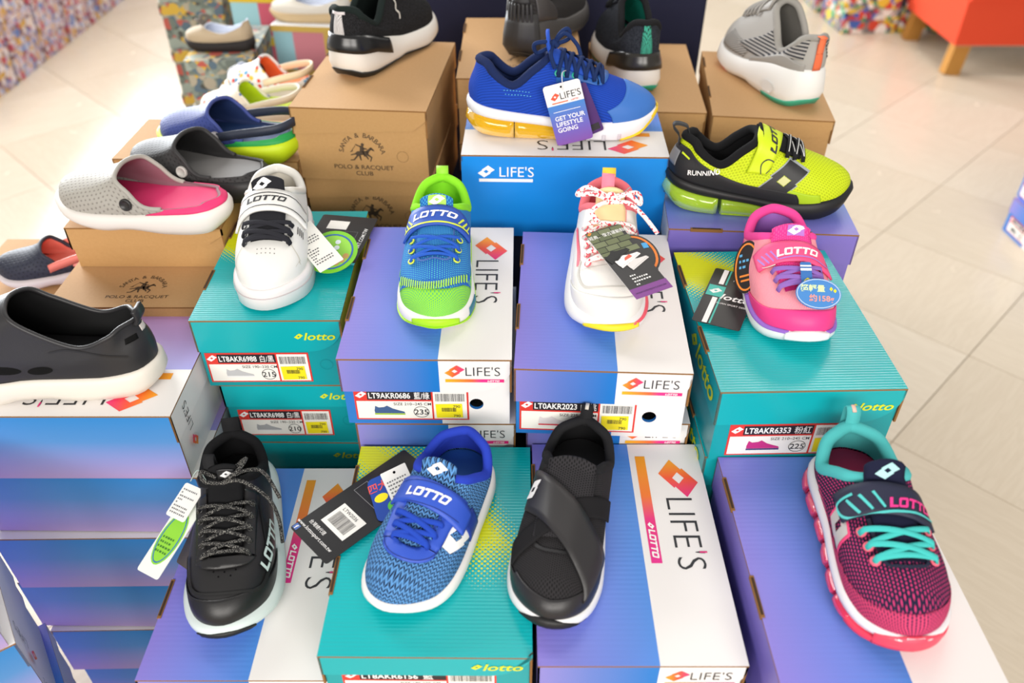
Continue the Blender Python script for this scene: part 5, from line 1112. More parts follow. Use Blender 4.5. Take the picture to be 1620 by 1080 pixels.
# --- white and pink trainer with rope laces, second row
def white_pink():
    s = Shoe('white and pink chunky trainer with speckled laces and a dark swing tag', (0.125, 0.966, 0.80), -94.5, 0.232, 0.0465, [(0, 0.036), (0.3, 0.030), (0.6, 0.024), (0.85, 0.022), (1, 0.026)], hb=(0.02, 0.087), side=(0.21, 0.066, 0.76), front=(0.41, 0.096), fw=0.58, toe=0.035, lat=-1, vamp=(0.46, -0.030))
    wl = leather('#e9e6e1', 0.42); s.upper(wl); pk = fabric('#f07a84'); s.lining(pk); s.collar(pk, 0.006)
    s.sole('midsole', rubber('#e9e7e6'), [(0, -0.006), (0.06, 0.001), (0.3, 0.006), (0.7, 0.0055), (0.95, 0.002), (1.14, -0.002)])
    pp = plain('#f0596c', 0.5); ye = rubber('#f0d92c')
    s.sole_patch('toe_bumper', 0.44, 0.555, 0.0, lambda a: 0.95 - 110 * (a - 0.49) ** 2, ye, 0.001, 0.0010); s.sole_patch('sole_stripe', 0.30, 0.455, lambda a: 0.62 + 1.2 * (0.455 - a), lambda a: 0.80 + 1.8 * (0.455 - a), pp, 0.001, 0.0008, na=30)
    s.patch('toe_cap', 0.33, 0.67, 0.0, lambda a: max(0.27 - 3.6 * abs(a - 0.5) ** 1.7, 0.10), wl, 0.0003, 0.001, 60, 10)
    s.line('stitching', [(-0.032, -0.160), (-0.034, -0.178), (-0.025, -0.198), (0.0, -0.205), (0.025, -0.198), (0.034, -0.178), (0.032, -0.160)], s.mtop(0, 0), 0.0018, plain('#c9c5bf', 0.7), 0.0009)
    s.line('stitching', [(-0.034, -0.174), (-0.012, -0.177), (0.010, -0.175)], s.mtop(0, 0), 0.0012, plain('#cfcbc5', 0.7), 0.0009)
    for sg in (-1, 1): s.line('side_stripe', [(sg * 0.012, 0.020), (sg * 0.006, 0.0), (0.0, -0.035), (sg * 0.003, -0.060)], s.mcyl(0.105, sg * 1.02), 0.005, pp, 0.0009, 8)
    s.decal('throat', [[(-0.020, -0.095), (0.020, -0.095), (0.018, -0.170), (-0.018, -0.170)]], s.mtop(0, 0), fabric('#f2a7a2'), 0.0006, 0.006)
    s.tongue(fabric('#f3d7a4'), 0.140, 0.034, 0.020, 52, 0.004, 0.0006)
    t = NT('speckled_lace', 0.85, 0.2); n = t.noise(330, 0); t.col(t.ramp(n, [(0.60, lin('#efece8')), (0.63, lin('#e8505e'))])); rope = t.m
    eyes = [(0.171, -0.0235, 0.0235), (0.158, -0.0245, 0.0245), (0.145, -0.0255, 0.0255), (0.131, -0.0265, 0.0265), (0.117, -0.027, 0.027)]
    s.laces(eyes, rope, 0.0026, 0.8, off=0.0056); s.eyelets(eyes, plain('#ee6a78', 0.5), 0.0034, 0.001)
    k = Vector((0.105, 0.0, 0.107))
    for nm, pts in (('lace_bow', [k, k + Vector((0.004, -0.020, 0.012)), k + Vector((-0.004, -0.040, 0.006)), k + Vector((-0.012, -0.028, 0.012)), k + Vector((-0.004, -0.006, 0.006))]), ('lace_bow', [k, k + Vector((0.002, 0.018, 0.012)), k + Vector((0.002, 0.034, 0.000)), k + Vector((-0.010, 0.030, 0.008)), k + Vector((-0.004, 0.006, 0.006))]),
                ('lace_end', [k, k + Vector((0.008, 0.020, 0.004)), k + Vector((0.010, 0.038, -0.010)), k + Vector((0.024, 0.056, -0.026))]), ('lace_end', [k, k + Vector((0.012, -0.012, 0.004)), k + Vector((0.018, -0.022, -0.004)), k + Vector((0.030, -0.014, -0.010))])):
        tube(nm, crv(pts, 8), 0.0028, rope, s.root, seg=8)
    tube('lace_knot', crv([k + Vector((0.002, -0.006, 0.004)), k + Vector((-0.002, 0, 0.008)), k + Vector((0.002, 0.006, 0.004))], 6), 0.0042, rope, s.root, seg=8)
    s.heel_tab(plain('#f0d23c', 0.6), 0.017, 0.013); s.ribbon('tongue_loop', crv([(0.088, -0.004, 0.108), (0.080, -0.004, 0.126), (0.073, -0.004, 0.126), (0.074, -0.004, 0.106)], 4), (0.1, 1, 0), 0.015, fabric('#f58aa0'), 0.0014)
    c, pr = card(s, 0.048, 0.106, ((0.128, 0.772, 0.884), (0.87, 0.49, 0.0), (-0.49, 0.87, 0.25)), face='#211f21', back='#cfcac8')
    for j in range(5):
        for i in range(3): pr('brick_print', [rect(-0.024 + i * 0.0165 - (j % 2) * 0.005 + (0.005 if i == 0 and j % 2 else 0), 0.010 + j * 0.0085, min(-0.0085 + i * 0.0165 - (j % 2) * 0.005, 0.0245), 0.0175 + j * 0.0085)], plain(('#6a7150', '#5e6648', '#737a5a')[(i + j) % 3], 0.6))
    pr('purple_band', [rect(-0.0245, -0.0545, 0.0245, -0.040)], plain('#7d3f8a', 0.5)); pr('lettering', move(txt('www.lottosport.com.tw', 0.0042, 0.001), 0, -0.047), plain('#3a1f4a', 0.5), 0.0005)
    pr('lettering', move(txt('經典．復古運動鞋', 0.0060, 0.002), 0.0, 0.043), WPRINT, 0.0005); up, so = shoe_picto(0, 0)
    for (a, b, sc, cc) in ((-0.006, 0.010, 0.017, '#151515'), (0.002, 0.000, 0.017, '#efe9e6'), (0.010, -0.008, 0.015, '#dcd6d4')): pr('shoe_picture', move(up + so, a, b, sc, 0.35, True), plain(cc, 0.5), 0.0005 + sc * 0.01)
    pr('shoe_picture_stripe', [[(-0.004, -0.001), (0.008, 0.002), (0.006, 0.006), (-0.002, 0.003)]], plain('#e8604a', 0.5), 0.0009); pr('small_print', move(fine_print(0.024, 4, 0.003, 7), 0, -0.024), WPRINT, 0.0005)
    pr('diamond_logo', move(diamond_logo(0.006), -0.019, 0.050), plain('#e88a2c', 0.5), 0.0005)
    c, pr = card(s, 0.050, 0.060, ((0.143, 0.793, 0.878), (0.8, 0.3, 0.0), (-0.25, 0.9, 0.3)), 'round_tag', '#1c1b1c', '#1c1b1c', ell=True); pr('orange_ring', ring(0, 0, 0.0225, 0.0275, 0.003), plain('#e07a2c', 0.5)); pr('blue_mark', [rect(0.010, 0.006, 0.017, 0.014)], plain('#4a9fd8', 0.5))
    c, pr = card(s, 0.004, 0.085, ((0.118, 0.888, 0.889), (0.5, -0.6, 0.6), (0.7, 0.6, 0.25)), 'plastic_strip', plain('#c9c2c0', 0.3, trans=0.5), '#c9c2c0', round_=0.001)
    return s
SH['wpink'] = white_pink()

# --- pink shoe with violet laces, second row right
def pink_shoe():
    s = Shoe('pink knit shoe with violet laces and a hook strap on the right teal box', (0.3245, 0.909, 0.80), -90.5, 0.196, 0.0485, [(0, 0.028), (0.3, 0.024), (0.6, 0.020), (0.85, 0.019), (1, 0.026)], hb=(0.02, 0.077), side=(0.21, 0.058, 0.80), front=(0.44, 0.084), fw=0.66, toe=0.034, lat=-1, vamp=(0.46, -0.030))
    s.upper(weave('#ee7896', '#f6a6ae', 160, 520, 0.34, 0.25)); vi = fabric('#a878cc'); s.lining(vi); s.collar(fabric('#e84a98'), 0.006)
    s.patch('heel_knit', -0.16, 0.16, 0.0, 0.99, weave('#ec4f96', '#e43a88', 400, 400, 0.3), 0.0003, 0.0004)
    lp = plain('#e93a86', 0.5, 0.45, 0.1); s.patch('toe_cap', 0.27, 0.73, 0.0, lambda a: max(0.29 - 2.4 * abs(a - 0.5) ** 1.6, 0.05), lp, 0.0006, 0.0012, 60, 10)
    s.sole('midsole', rubber('#e9e7e8'), MID); s.sole_patch('violet_piping', 0.16, 0.455, 0.86, 1.10, plain('#8f62c4', 0.5), 0.0006, 0.001, na=40); s.sole_patch('violet_piping', 0.545, 0.84, 0.86, 1.10, plain('#8f62c4', 0.5), 0.0006, 0.001, na=40)
    s.sole_patch('toe_bumper', 0.45, 0.55, 0.2, lambda a: 1.28 - 130 * (a - 0.5) ** 2, rubber('#eceaea'), 0.0012, 0.0014)
    s.decal('throat', [[(-0.020, -0.096), (0.020, -0.096), (0.018, -0.156), (-0.018, -0.156)]], s.mtop(0, 0), weave('#e0328a', '#c02078', 420, 420, 0.3), 0.0006, 0.006)
    s.tongue(weave('#e83a8e', '#f0589e', 420, 420, 0.3), 0.150, 0.044, 0.013, 46, 0.003, 0.0006); s.decal('tongue_patch', [rect(-0.006, 0.0, 0.014, 0.015)], s.mtongue(s.C[s.NH][0], 0), plain('#b070c8', 0.6), 0.0006, 0.004); s.decal('tongue_logo', move(diamond_logo(0.018), 0.004, 0.008), s.mtongue(s.C[s.NH][0], 0), WPRINT, 0.0014, 0.004)
    eyes = [(0.151, -0.0235, 0.0235), (0.139, -0.0245, 0.0245), (0.127, -0.026, 0.026)]
    s.laces(eyes, fabric('#8f68b8'), 0.0031, 0.4)
    ps = leather('#ee4f84', 0.5); s.strap('hook_strap', 0.109, 0.027, -1.10, 1.20, ps, 0.004, 0.0026, 0.006); s.decal('lettering', block_lotto(0.0092), s.mstrap(0.109, 0.08), WPRINT, 0.0007, 0.004)
    vp = plain('#a878cc', 0.5); s.line('strap_piping', [(-0.020, -0.008), (0.0, -0.0075), (0.020, -0.0085), (0.040, -0.009), (0.043, 0.003)], s.mstrap(0.109, 0.0), 0.0016, vp, 0.0007)
    for k in range(4): s.line('strap_stripe', [(-0.040 + k * 0.005, 0.006), (-0.036 + k * 0.005, -0.008)], s.mstrap(0.109, 0.0), 0.0016, vp, 0.0007, 3)
    c, pr = card(s, 0.056, 0.112, ((0.258, 0.805, 0.8085), (0.90, -0.42, 0.02), (0.42, 0.90, 0.05)), face='#1e1a1b', back='#1e1a1b')
    pr('white_bar', [rect(-0.0165, 0.024, -0.0105, 0.055), rect(-0.0165, -0.055, -0.0105, -0.004)], WPRINT); pr('teal_bar', [rect(-0.0085, 0.024, -0.0065, 0.055), rect(-0.0085, -0.055, -0.0065, -0.004)], plain('#3fb5a8', 0.4)); pr('teal_square', [rect(-0.026, -0.002, -0.006, 0.020)], plain('#3fb5a8', 0.4))
    pr('diamond_logo', move(diamond_logo(0.014), -0.016, 0.009), WPRINT, 0.0005); pr('lettering', move(txt('lotto', 0.0155, 0.018, 0.25, 1.2), 0.010, 0.001), WPRINT); pr('lettering', move(txt('ITALIAN SPORT DESIGN', 0.0042, 0.002), 0.009, -0.013), WPRINT)
    c, pr = card(s, 0.040, 0.066, ((0.2795, 0.822, 0.842), (0.45, -0.45, 0.5), (0.10, 0.75, 0.62)), 'round_tag', '#1c1b1c', '#e8e4de', ell=True); pr('orange_ring', ring(0, 0, 0.0175, 0.030, 0.0024), plain('#e8862c', 0.5)); pr('blue_lettering', move(fine_print(0.016, 3, 0.005, 2), -0.003, 0.014), plain('#5aa8d8', 0.5)); pr('orange_marks', [rect(-0.01, -0.012, 0.010, -0.0095), rect(-0.008, -0.018, 0.012, -0.0155)], plain('#e8862c', 0.5))
    c, pr = card(s, 0.048, 0.036, ((0.3345, 0.7355, 0.8635), (1.0, -0.12, 0.02), (0.1, 0.8, 0.52)), 'oval_tag', '#4a86c8', '#4a86c8', th=0.0016, ell=True); pr('white_ring', ring(0, 0, 0.0232, 0.0172, 0.0008), plain('#c9d8ec', 0.5)); pr('lettering', move(txt('超輕量', 0.0088, 0.018), -0.006, 0.006), plain('#dff0b0', 0.5)); pr('lettering', move(txt('約158g', 0.0090, 0.02), 0.003, -0.0055), plain('#f09a8a', 0.5)); pr('small_star', [rho(0.0135, 0.006, 0.0018, 0.0026), rho(0.0175, 0.004, 0.0018, 0.0026)], YELLOW)
    c, pr = card(s, 0.012, 0.030, ((0.327, 0.762, 0.872), (1.0, -0.1, 0.05), (-0.1, 0.8, 0.40)), 'tag_strap', '#3a70b4', '#3a70b4', round_=0.002); pr('white_stripe', [rect(-0.006, 0.004, 0.006, 0.007), rect(-0.006, 0.009, 0.006, 0.011)], WPRINT); pr('diamond_logo', move(diamond_logo(0.007), 0, -0.008), YELLOW)
    string(s, [(0.272, 0.836, 0.811), (0.285, 0.835, 0.835), s.world((0.120, -0.036, 0.062)), s.world((0.128, -0.026, 0.072))])
    return s
SH['pink'] = pink_shoe()

# --- blue runner with a clear yellow heel unit, side on, with a swing tag
def blue_runner():
    s = Shoe('blue mesh runner with a yellow heel unit and a swing tag', (-0.062, 1.119, 0.885), -1.0, 0.266, 0.046, [(0, 0.050), (0.12, 0.043), (0.4, 0.034), (0.7, 0.026), (0.9, 0.028), (1, 0.036)], hb=(0.05, 0.102), side=(0.24, 0.074, 0.66), front=(0.44, 0.112), fw=0.52, toe=0.030, lat=-1, zb=[(0, 0.010), (0.1, 0.002), (0.3, 0.0), (0.75, 0.0), (0.9, 0.006), (1, 0.022)], k1=0.5, vamp=(0.46, -0.036))
    s.upper(weave('#1c48b8', '#163c9c', 700, 260, 0.30, 0.5)); nv = fabric('#1c2a54'); s.lining(nv); s.collar(nv, 0.0062)
    s.patch('toe_overlay', 0.36, 0.64, 0.0, lambda a: max(0.50 - 2.6 * abs(a - 0.5) ** 1.15, 0.06), plain('#3a70be', 0.55, 0.4, 0.15), 0.0004, 0.0008, 60, 10)
    zl = fn([(0, 0.034), (0.15 * s.L, 0.028), (0.35 * s.L, 0.023), (0.5 * s.L, 0.017), (0.56 * s.L, 0.004), (s.L, 0.0)])
    lo = lambda x: max(zl(x), s.zb(x))
    s.sole('midsole', rubber('#e6e5ea'), [(0, -0.002), (0.1, 0.001), (0.6, 0.0025), (1.0, 0.001), (1.1, -0.002)], lo=lo)
    air = plain('#f0b90e', 0.08, 0.6, trans=0.30, name='clear_yellow_air_sole')
    s.sole('air_unit', air, [(0, -0.006), (0.12, 0.0), (0.5, 0.0045), (0.9, 0.001), (1.0, -0.003)], hi=lambda x: zl(x) + 0.001, clipx=(-0.1, 0.245)); s.sole('air_unit', air, [(0, -0.006), (0.12, 0.0), (0.5, 0.004), (0.9, 0.001), (1.0, -0.003)], hi=lambda x: zl(x) + 0.001, clipx=(0.25, 0.53))
    s.sole('toe_outsole', rubber('#f0c820'), [(0, -0.001), (0.5, 0.003), (1, 0.002)], hi=lambda x: s.zb(x) + 0.004 + 0.012 * sstep(0.9 * s.L, s.L, x), clipx=(0.80, 1.2))
    for k in range(3): s.sole_patch('sole_groove', 0.62 + k * 0.035, 0.628 + k * 0.035, 0.12, 0.45, plain('#c9c4cc', 0.6), 0.0004, 0.0008, na=4)
    s.tongue(fabric('#2a52b8'), 0.17, 0.040, 0.026, 52, 0.004, 0.0006)
    s.decal('eyestay', uband(0.122, 0.178, 0.018, 0.013, 0.012), s.mtop(0, 0), plain('#2c62b0', 0.5), 0.0004, 0.006, 0.0014)
    eyes = [(0.184, -0.019, 0.019), (0.172, -0.0205, 0.0205), (0.160, -0.022, 0.022), (0.147, -0.0235, 0.0235), (0.135, -0.025, 0.025), (0.124, -0.026, 0.026)]
    lc = fabric('#1c2f5c'); s.laces(eyes, lc, 0.0027, 0.8, off=0.006); s.eyelets(eyes[-3:], plain('#2fb39a', 0.4), 0.0036, 0.0013)
    k = Vector((0.118, -0.004, 0.122))
    for nm, pts in (('lace_bow', [k, k + Vector((-0.012, -0.014, 0.008)), k + Vector((-0.026, -0.012, 0.004)), k + Vector((-0.022, -0.004, -0.010)), k + Vector((-0.004, -0.002, -0.002))]), ('lace_bow', [k, k + Vector((0.008, -0.004, 0.016)), k + Vector((0.018, -0.004, 0.022)), k + Vector((0.020, 0.0, 0.008)), k]), ('lace_end', [k, k + Vector((0.014, -0.010, 0.018)), k + Vector((0.030, -0.016, 0.006)), k + Vector((0.036, -0.018, -0.008))]), ('lace_end', [k, k + Vector((-0.004, -0.022, -0.006)), k + Vector((0.002, -0.030, -0.022))])):
        tube(nm, crv(pts, 8), 0.0028, lc, s.root, seg=8)
    tube('lace_knot', crv([k + Vector((-0.004, -0.004, -0.003)), k + Vector((0, -0.003, 0.004)), k + Vector((0.005, -0.002, -0.002))], 6), 0.0044, lc, s.root, seg=8)
    for i in range(9):
        for j in range(2): s.decal('mesh_hole', [rect(-0.0008, -0.0005, 0.0008, 0.0005)], s.mside(0.052 + i * 0.0042 + j * 0.002, 0.070 - j * 0.005 - i * 0.0004, -1), plain('#4fa8c8', 0.6), 0.0004, 0)
    t = NT('blue_violet_card', 0.35, 0.5); u, v = t.uv(); t.col(t.ramp(v, [(0.0, lin('#7a4a9c')), (0.25, lin('#6a5cb4')), (0.66, lin('#3f7fc8')), (0.665, lin('#ece9e6'))])); 
    c, pr = card(s, 0.0505, 0.082, ((0.0755, 1.056, 0.935), (0.046, -0.004, 0.014), (-0.022, 0.012, 0.076)), face=t.m, back='#6a5cb4', round_=0.004)
    pr('diamond_logo', move(diamond_logo(0.012), -0.012, 0.0245), plain('#e8502f', 0.5)); pr('lettering', move(txt("LIFE'S", 0.0125, 0.0), 0.009, 0.0245), INK); pr('logo_bar', [rect(-0.018, 0.0155, 0.004, 0.0170)], plain('#e8602f', 0.5)); pr('lettering', move(block_lotto(0.0019), 0.013, 0.0163), plain('#d8382f', 0.5))
    pr('white_rule', [rect(-0.019, 0.0040, 0.018, 0.0047)], WPRINT); pr('lettering', move(txt('GET YOUR', 0.0084, 0.012, align='LEFT'), -0.019, -0.0045) + move(txt('LIFESTYLE', 0.0084, 0.012, align='LEFT'), -0.019, -0.0125) + move(txt('GOING', 0.0084, 0.012, align='LEFT'), -0.019, -0.0205), WPRINT); pr('tag_hole', [disc(-0.001, 0.036, 0.0014)], DARK)
    c, pr = card(s, 0.047, 0.07, ((0.0905, 1.066, 0.931), (0.044, 0.0, 0.020), (-0.030, 0.010, 0.070)), 'violet_tag', '#4a2a6a', '#4a2a6a'); pr('dark_band', [rect(-0.012, -0.031, 0.020, -0.022)], plain('#201c22', 0.5))
    string(s, [(0.067, 1.056, 0.966), (0.066, 1.066, 0.985), s.world((0.136, -0.026, 0.095))], plain('#e6e6e6', 0.4), 0.0006)
    return s
SH['runner'] = blue_runner()

# --- yellow and black runner, side on
def yellow_runner():
    s = Shoe('neon yellow and black runner with a clear green heel unit on a violet blue box', (0.213, 1.026, 0.82), -5.0, 0.248, 0.047, [(0, 0.050), (0.15, 0.042), (0.4, 0.032), (0.7, 0.024), (0.9, 0.028), (1, 0.038)], hb=(0.055, 0.098), side=(0.26, 0.070, 0.66), front=(0.46, 0.108), fw=0.60, toe=0.030, lat=-1, zb=[(0, 0.012), (0.1, 0.003), (0.3, 0.0), (0.75, 0.0), (0.9, 0.007), (1, 0.024)], k1=0.5, vamp=(0.46, -0.032))
    ye = weave('#c9dc1e', '#aebf14', 240, 240, 0.36, 1.0, 0.6, 0.3); s.upper(ye); bk = fabric('#19191b'); s.lining(bk); s.collar(bk, 0.006)
    zl = fn([(0, 0.036), (0.2 * s.L, 0.027), (0.45 * s.L, 0.020), (0.6 * s.L, 0.012), (0.66 * s.L, 0.003), (s.L, 0.0)]); lo = lambda x: max(zl(x), s.zb(x))
    s.sole('midsole', rubber('#1b1b1d'), [(0, -0.002), (0.1, 0.001), (0.6, 0.0035), (1.0, 0.0015), (1.12, -0.002)], lo=lo)
    air = plain('#b4dc3a', 0.06, 0.6, trans=0.35, name='clear_green_air_sole')
    s.sole('air_unit', air, [(0, -0.005), (0.12, 0.001), (0.5, 0.006), (0.9, 0.002), (1.0, -0.003)], hi=lambda x: zl(x) + 0.001, clipx=(-0.1, 0.27)); s.sole('air_unit', air, [(0, -0.005), (0.12, 0.0), (0.5, 0.0045), (0.9, 0.001), (1.0, -0.003)], hi=lambda x: zl(x) + 0.001, clipx=(0.29, 0.63)); s.sole('lime_base', rubber('#c4e62a'), [(0, -0.004), (1, 0.001)], hi=lambda x: s.zb(x) + 0.0035, clipx=(-0.1, 0.26)); s.sole('lime_base', rubber('#c4e62a'), [(0, -0.004), (1, 0.001)], hi=lambda x: s.zb(x) + 0.0035, clipx=(0.30, 0.62))
    hk = lambda a: (lambda d: 0.0 + (1.0 if d < 0.055 else 0.72 - 0.0 * d if d < 0.09 else max(0.72 - 2.1 * (d - 0.09), 0.02)))(min(abs(a), abs(1 - a), abs(a + 1)))
    s.patch('heel_counter', -0.33, 0.33, 0.0, lambda a: (lambda d: max(0.80 - 2.35 * max(d - 0.07, 0), 0.02))(abs(a)), plain('#1d1d20', 0.55, 0.4, 0.2), 0.0005, 0.0012, 70, 10)
    s.patch('heel_patch', -0.035, 0.035, 0.22, 0.62, plain('#77787c', 0.4), 0.0018, 0.0006, 14, 8); s.decal('heel_dash', [rect(-0.005, -0.0012, 0.005, 0.0012)], s.mside(0.020, 0.078, -1, -0.5), plain('#c9dc1e', 0.5), 0.003, 0)
    s.decal('lettering', txt('RUNNING', 0.0085, 0.016, 0.12), s.mside(0.043, 0.062, -1, 0.10), WPRINT, 0.0042, 0.004)
    s.patch('toe_guard', 0.62, 0.90, 0.0, lambda a: 0.02 + 0.30 * math.exp(-((a - 0.70) / 0.045) ** 2) + 0.12 * sstep(0.72, 0.62, a), plain('#a9c81e', 0.45, 0.4), 0.0004, 0.0007, 50, 6)
    s.tongue(bk, 0.165, 0.042, 0.006, 40, 0.004, 0.0006)
    eyes = [(0.168, -0.021, 0.021), (0.156, -0.023, 0.023), (0.145, -0.0245, 0.0245)]; s.laces(eyes, fabric('#222224'), 0.0030, 0.6); s.laces(eyes, fabric('#d8d8d4'), 0.0007, 0.8, off=0.0072, name='lace_stripe')
    s.strap('hook_strap', 0.126, 0.027, -1.25, 1.15, plain('#cbe01e', 0.5, 0.4, 0.1), 0.012, 0.0028, 0.005); s.decal('lettering', move(block_lotto(0.0085), 0, 0, 1, 0), s.mstrap(0.126, -0.05), INK, 0.0007, 0.004)
    s.line('strap_outline', [(-0.046, 0.010), (-0.044, -0.010), (-0.030, -0.011), (-0.024, 0.002), (-0.030, 0.011), (-0.046, 0.010)], s.mstrap(0.126, -0.15), 0.0013, INK, 0.0007); s.line('strap_outline', [(-0.042, 0.004), (-0.030, -0.004)], s.mstrap(0.126, -0.15), 0.0010, INK, 0.0007, 3)
    s.decal('side_logo_edge', diamond_logo(0.062), s.mside(0.147, 0.056, -1, 0.10), plain('#9aa0a4', 0.4), 0.0008, 0.005); s.decal('side_logo', diamond_logo(0.056), s.mside(0.147, 0.056, -1, 0.10), plain('#1d1d1f', 0.5), 0.0014, 0.005); s.decal('side_logo_centre', [rho(0, 0, 0.0085, 0.0065)], s.mside(0.147, 0.056, -1, 0.10), plain('#c9c98a', 0.5), 0.0012, 0.004)
    s.heel_tab(plain('#222224', 0.6), 0.012, 0.016, lean=1.2, d=0.008); return s
SH['yellow'] = yellow_runner()

# --- adult runners seen from behind on the kraft boxes
def rear_runner(label, heel, yaw, L, W, up, lin_c, sole_c, out_c, clip_c, zt, hb, fz, stripe=None, tng=True, lace=BK, clipm=True, extra=None):
    s = Shoe(label, heel, yaw, L, W, zt, hb=hb, side=(0.25, hb[1] * 0.70, 0.64), front=(0.45, fz), fw=0.54, toe=0.036, lat=1, zb=[(0, 0.012), (0.07, 0.003), (0.2, 0.0), (0.42, 0.002), (0.5, 0.006), (0.6, 0.003), (0.72, 0.0), (0.88, 0.006), (1, 0.022)], k1=0.5, vamp=(0.46, -0.036))
    s.upper(up); ln = fabric(lin_c); s.lining(ln); s.collar(ln if extra != 'dark' else fabric('#1d1d1f'), 0.0058)
    s.sole('midsole', rubber(sole_c), [(0.0, -0.006), (0.08, 0.0), (0.35, 0.006), (0.75, 0.004), (1.0, 0.0012), (1.1, -0.002)])
    if out_c: s.sole('outsole', rubber(out_c), [(0, -0.004), (0.10, 0.0015), (0.16, 0.0035)])
    if clipm:
        s.sole_patch('heel_clip', -0.17, 0.17, lambda a: 0.70 - 2.4 * max(0, (min(a, 1 - a)) - 0.10), lambda a: 1.10 + 0.10 * math.cos((min(a, 1 - a)) * 12), plain(clip_c, 0.25, 0.5), 0.003, 0.002, na=40)
    if stripe: s.patch('heel_stripe', -0.016, 0.016, 0.10, 0.95, stripe, 0.0006, 0.0006, 6, 12)
    if tng: s.tongue(up, 0.19, 0.046, 0.030, 55, 0.004, 0.0006)
    eyes = [(L * (0.72 - 0.045 * k), -0.021 - 0.001 * k, 0.021 + 0.001 * k) for k in range(5)]; s.laces(eyes, fabric(lace), 0.0026, 0.7, off=0.006)
    return s
def heather(a, b):
    t = NT('heather_knit', 0.95, 0.15); n = t.noise(900, 2); t.col(t.mix(t.ramp(n, [(0.42, (0, 0, 0, 1)), (0.62, (1, 1, 1, 1))]), lin(a), lin(b))); t.bump(n, 0.4, 0.0006); return t.m
ZR = [(0, 0.062), (0.15, 0.056), (0.35, 0.044), (0.5, 0.036), (0.75, 0.032), (0.9, 0.034), (1, 0.042)]
s = SH['bw'] = rear_runner('black knit runner with a thick white sole on the horse rider kraft box', (-0.262, 1.262, 0.90), 66.0, 0.258, 0.047, heather('#161617', '#2f2f31'), '#1b2422', '#e2ddd5', '#1c1c1c', '#1a1a1b', ZR, (0.02, 0.106), 0.122, weave('#e6e2e0', '#2a2a2c', 700, 420, 0.3))
s.patch('heel_tab', -0.03, 0.03, 0.86, 0.96, plain('#d8d0d0', 0.5), 0.0016, 0.0008, 6, 4)
s.line('side_script', [(0.0, -0.016), (0.003, -0.008), (-0.002, 0.0), (0.003, 0.008), (0.0, 0.016)], s.mside(0.118, 0.082, -1, 0.15), 0.003, plain('#d8d4ca', 0.5), 0.001)
s = SH['teal_stripe'] = rear_runner('black heather runner with a teal heel stripe and white sole seen from behind', (0.216, 1.322, 0.85), 97.0, 0.268, 0.045, heather('#1a1c22', '#3c4048'), '#1f9a86', '#e6e1db', '#1f9a7c', '#2a2723', ZR, (0.03, 0.116), 0.135, weave('#1f2a2a', '#4fc8a8', 420, 380, 0.33, 0.8), extra='dark')
s = SH['charcoal'] = rear_runner('charcoal runner with a ribbed heel block on the back centre kraft box', (0.012, 1.345, 0.90), 68.0, 0.268, 0.047, weave('#353231', '#211f1f', 420, 300, 0.3), '#1c1b1b', '#4a4643', None, '#3c3937', ZR, (0.03, 0.125), 0.130, None, clipm=False, extra='dark')
for k in range(7): s.patch('heel_rib', -0.034 + k * 0.0105, -0.028 + k * 0.0105, 0.0, 0.42, plain('#2b2928', 0.5), 0.003, 0.002, 3, 8)
s.patch('heel_stay', -0.03, 0.03, 0.4, 0.98, plain('#262424', 0.6), 0.001, 0.001, 10, 8); s.patch('heel_wing', 0.05, 0.17, 0.05, lambda a: 0.85 - 2 * (a - 0.08), plain('#45413f', 0.5), 0.001, 0.0012, 16, 8); s.patch('heel_wing', -0.17, -0.05, 0.05, lambda a: 0.85 - 2 * (-a - 0.08), plain('#45413f', 0.5), 0.001, 0.0012, 16, 8)
s.sole_patch('heel_block', -0.05, 0.05, 0.0, 1.3, plain('#2b2928', 0.5), 0.003, 0.002)
s = SH['grey'] = rear_runner('light grey runner with an orange heel loop and thick white sole at the back right', (0.474, 1.266, 0.85), 106.0, 0.268, 0.047, plain('#a9a5a0', 0.7, 0.3, 0.3, 1200), '#9b9791', '#e9e7e4', None, '#e9e7e4', [(0, 0.062), (0.2, 0.058), (0.4, 0.046), (0.55, 0.036), (0.75, 0.032), (0.9, 0.034), (1, 0.042)], (0.02, 0.112), 0.142, None, clipm=False, lace='#a39f9a')
s.sole('heel_outsole', rubber('#3fa88a'), [(0, -0.003), (0.12, 0.002), (0.16, 0.003)], clipx=(-0.1, 0.3)); s.sole('toe_outsole', rubber('#e8603a'), [(0, -0.002), (0.2, 0.003), (0.3, 0.002)], clipx=(0.72, 1.1))
st = NT('striped_knit', 0.85, 0.2); u_, v_ = st.uv(); f_ = st.ma('GREATER_THAN', st.ma('FRACT', st.ma('MULTIPLY', st.xyz(st.obj())[2], 190.0)), 0.5); st.col(st.mix(f_, lin('#a9a5a0'), lin('#3a3a40')))
s.patch('knit_panel', 0.04, 0.33, 0.30, 0.96, st.m, 0.0006, 0.0006, 30, 8); s.patch('knit_panel', -0.33, -0.04, 0.30, 0.96, st.m, 0.0006, 0.0006, 30, 8)
dm = weave('#a9a5a0', '#2c2c30', 260, 260, 0.24, 0.6); s.patch('mesh_panel', 0.27, 0.40, 0.08, 0.42, dm, 0.0006, 0.0005, 20, 6)
s.patch('heel_overlay', 0.03, 0.24, 0.0, lambda a: 0.34 - 0.16 * math.cos((a - 0.03) * 30), plain('#9d9994', 0.45), 0.0012, 0.0008, 24, 6)
orp = weave('#f07a52', '#e8623a', 600, 600, 0.3); s.patch('heel_stripe', -0.011, 0.011, 0.05, 0.86, orp, 0.0016, 0.0008, 6, 10); s.heel_tab(orp, 0.011, 0.004, name='heel_loop', drop=0.022, d=0.010)
